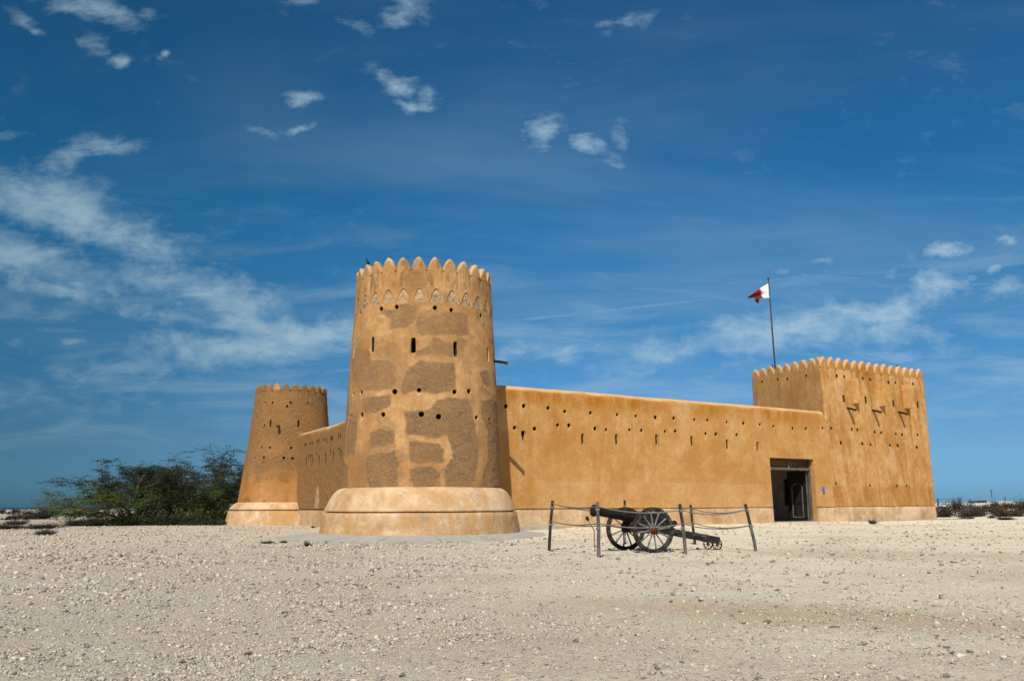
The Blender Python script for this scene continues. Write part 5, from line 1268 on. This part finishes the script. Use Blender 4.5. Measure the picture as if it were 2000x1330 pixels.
for k, (px_, w, h, mt, lab) in enumerate([(1905, 10, 1.8, 'farblue', 'long low dark building on the right horizon'), (1917, 6, 2.0, 'farblue', 'dark low building next to the long one on the horizon'), (1955, 7, 1.2, 'farwhite', 'white low building right of the tall mast'), (1970, 8, 1.3, 'farwhite', 'widest white building near the right edge of the horizon'), (1925, 5, 1.1, 'farwhite', 'white building left of the tall mast'), (1963, 6, 1.5, 'farblue', 'small dark shed between the white buildings')]):
    x, y = far(px_, 720 + 12 * k); z0 = float(gh(x, y)); root = empty('low_building', (x, y, z0)); tag(root, lab, 'building', 'low buildings on the right horizon')
    MB().box((0, 0, h / 2), (w, 6, h)).build('wall', M[mt], root, smooth=False)
    MB().add([(-w / 2 - .3, -3.3, h), (w / 2 + .3, -3.3, h), (w / 2 + .3, 3.3, h), (-w / 2 - .3, 3.3, h), (-w / 2, 0, h + .5), (w / 2, 0, h + .5)], [(0, 1, 5, 4), (2, 3, 4, 5), (0, 4, 3), (1, 2, 5)]).build('roof', M[mt], root, smooth=False)
    for q in range(3): MB().box((-w / 3 + q * w / 3, -3.03, h * .5), (.8, .08, .9)).build('window', M['bird'], root, smooth=False)

# ------------------------------------------------------------------ loose stones
def ico():
    bm = bmesh.new(); bmesh.ops.create_icosphere(bm, subdivisions=1, radius=1.0)
    V_ = np.array([v.co[:] for v in bm.verts]); F_ = np.array([[v.index for v in f.verts] for f in bm.faces]); bm.free(); return V_, F_
IV, IF = ico()
def stone_shapes(n, rg):
    out = []
    for _ in range(n):
        s_ = IV * (1 + rg.uniform(-.45, .45, (12, 1))) + rg.normal(size=(12, 3)) * .16; out.append(s_)
    return np.array(out)
PALETTE = np.array([(.58, .505, .385), (.52, .45, .335), (.40, .355, .28), (.26, .24, .20), (.13, .12, .105), (.66, .595, .47), (.50, .385, .255), (.32, .285, .23)])
PW_ = np.array([.17, .27, .18, .12, .08, .02, .07, .09])
def stones(N_s, rmin, rmax, smin, seed, power=2.0):
    rg = np.random.default_rng(seed); shp = stone_shapes(24, rg)
    u = rg.uniform(size=N_s * 3)
    r = 1 / (1 / rmin - u * (1 / rmin - 1 / rmax)); a = np.radians(rg.uniform(-38, 38, N_s * 3))
    x = r * np.sin(a); y = r * np.cos(a)
    dn = fbm(x * .9, y * .9, 0, 4, 201) + .6 * fbm(x * .25, y * .25, 3.0, 2, 202)
    p = (.22 + .78 * sstep(dn, -.30, .6)) * (0.30 + .70 * sstep(-x, -3, 4)) 
    # nothing under the fort itself
    relx = (x - W0.x) * T_.x + (y - W0.y) * T_.y; relv = (x - W0.x) * N_.x + (y - W0.y) * N_.y
    ok = ~((relv > -.3) & (relx > -8.5)) & (np.hypot(x + 4.5, y - 39.93) > 7.15) & (np.hypot(x + 15.25, y - 55.6) > 4.1)
    idx = np.nonzero((rg.uniform(size=len(r)) < p) & ok)[0][:N_s]; x, y, r = x[idx], y[idx], r[idx]; n = len(x)
    s_ = np.maximum(smin, r * .00085) * (.85 + rg.exponential(.55, n)); s_ = np.minimum(s_, .05)
    sh = shp[rg.integers(0, 24, n)]
    ang_ = rg.uniform(0, 2 * pi, n); c, sn = np.cos(ang_)[:, None], np.sin(ang_)[:, None]
    el = rg.uniform(.7, 1.35, (n, 1)); fl_ = rg.uniform(.4, 1.0, (n, 1))
    vx = sh[..., 0] * el; vy = sh[..., 1] / el; vz = sh[..., 2] * fl_
    X_ = (vx * c - vy * sn) * s_[:, None] + x[:, None]; Y_ = (vx * sn + vy * c) * s_[:, None] + y[:, None]
    Z_ = vz * s_[:, None] + (gh(x, y) + s_ * .28)[:, None]
    V_ = np.stack([X_, Y_, Z_], -1).reshape(-1, 3)
    F_ = (IF[None] + (np.arange(n) * 12)[:, None, None]).reshape(-1, 3)
    ci = rg.choice(8, n, p=PW_); cc = PALETTE[ci] * rg.uniform(.85, 1.12, (n, 1))
    return V_, F_, np.repeat(cc, 12, 0)
V_, F_, cc = stones(62000, 4.6, 62, .0045, 301)
o = obj('gravel', np_mesh('gravel', V_, F_, M['stone'], smooth=False, attrs={'tint': cc})); tag(o, 'loose pale and grey stones strewn over the sandy ground', 'gravel', kind='stuff')
# larger single stones
rg = np.random.default_rng(17); base_me = []
for k in range(6):
    s_ = stone_shapes(1, rg)[0]; bm = bmesh.new(); vs = [bm.verts.new(v) for v in s_]; [bm.faces.new([vs[i] for i in f]) for f in IF]
    bmesh.ops.subdivide_edges(bm, edges=bm.edges[:], cuts=1, smooth=.4)
    for v in bm.verts: v.co += Vector(rg.normal(size=3) * .05)
    me = bpy.data.meshes.new('stone'); bm.to_mesh(me); bm.free(); me.materials.append(M['stone'])
    cc = PALETTE[[0, 5, 2, 3, 4, 1][k]]; at = me.attributes.new('tint', 'FLOAT_COLOR', 'POINT'); at.data.foreach_set('color', np.tile(np.r_[cc, 1.0], len(me.vertices)).astype(np.float32)); base_me.append(me)
brown = base_me[0].copy(); brown.attributes['tint'].data.foreach_set('color', np.tile(np.array([.20, .10, .045, 1.0], np.float32), len(brown.vertices)))
def put_stone(px_, py_, w, me, label, grp):
    hz = 987 - (px_ - 1000) * .004; d_ = 1.2 * F_PX / (py_ - hz); d_ = d_ * (1.0); X_ = (px_ - 1000) / F_PX * d_ / (cos(TH) + sin(TH) * (py_ - 739) / F_PX)
    s_ = w * d_ / F_PX / 2
    o = obj('stone', me); o.location = (X_, d_, float(gh(X_, d_)) + s_ * .12); o.scale = (s_, s_ * .8, s_ * .5); o.rotation_euler = (0, 0, random.uniform(0, 6)); tag(o, label, 'stone', grp); return o
put_stone(482, 1262, 24, brown, 'rusty brown stone lying in the left foreground gravel', 'larger loose stones')
big_st = [(355, 1277, 18, 4), (575, 1235, 14, 4), (385, 1236, 14, 2), (785, 1302, 22, 4), (220, 1300, 22, 3), (730, 1255, 16, 1), (860, 1252, 14, 4), (840, 1288, 16, 5), (935, 1220, 12, 4), (1330, 1278, 13, 4), (1350, 1282, 15, 0), (1440, 1298, 16, 3),
   (1115, 1262, 14, 3), (1050, 1255, 14, 4), (1255, 1308, 14, 4), (1628, 1300, 14, 0), (1670, 1237, 13, 3), (1845, 1302, 16, 4), (1720, 1200, 11, 3), (1870, 1265, 18, 1), (1495, 1310, 13, 2), (110, 1243, 13, 2), (25, 1285, 14, 3), (130, 1206, 12, 2),
   (690, 1310, 15, 1), (600, 1275, 14, 2), (430, 1298, 14, 2), (990, 1285, 14, 1), (1000, 1310, 16, 5), (915, 1310, 16, 1), (1215, 1237, 11, 1), (1780, 1245, 13, 5), (1925, 1250, 12, 2), (1585, 1265, 12, 1), (60, 1160, 11, 1), (650, 1192, 10, 4), (1300, 1236, 11, 3)]
cw = ['pale', 'cream coloured', 'mid grey', 'brownish grey', 'dark grey', 'sandy']
def zone(x, y):
    h_ = 'far left' if x < 300 else 'left' if x < 700 else 'middle' if x < 1150 else 'right' if x < 1600 else 'far right'
    return h_, ('along the bottom edge' if y > 1275 else 'in the near gravel' if y > 1225 else 'in the mid distance gravel')
used_lb = set()
for (x, y, w, k) in sorted(big_st):
    a_, b_ = zone(x, y); lb_ = '%s %s stone %s, %s' % ('larger' if w > 14 else 'smaller', cw[k], b_, a_)
    while lb_ in used_lb: lb_ = lb_.replace('stone', 'stone right of its like', 1) if 'right of' not in lb_ else lb_ + ' too'
    used_lb.add(lb_); put_stone(x, y, w, base_me[k], lb_, 'larger loose stones')
for (x, y, w, k, lab) in [(5, 1064, 16, 0, 'pale boulder at the far left edge of the gravel'), (73, 1062, 12, 3, 'dark topped boulder on the left gravel'), (35, 1090, 14, 5, 'cream coloured rock on the left gravel'), (235, 1050, 10, 5, 'white rock at the right end of the rock row'),
    (208, 1052, 9, 5, 'white rock in the middle of the rock row'), (180, 1054, 10, 5, 'white rock at the left end of the rock row'), (222, 1053, 8, 4, 'dark rock in the rock row'), (750, 1059, 7, 5, 'pale round stone at the edge of the concrete apron'), (1320, 1081, 9, 5, 'white stone at the foot of the second front post'), (1062, 1043, 9, 4, 'black stone left of the rope enclosure'), (1215, 1076, 12, 5, 'pale flat stone beside the near cannon wheel'), (234, 1083, 16, 4, 'dark flat rock on the left gravel')]:
    put_stone(x, y, w, base_me[k], lab, None)
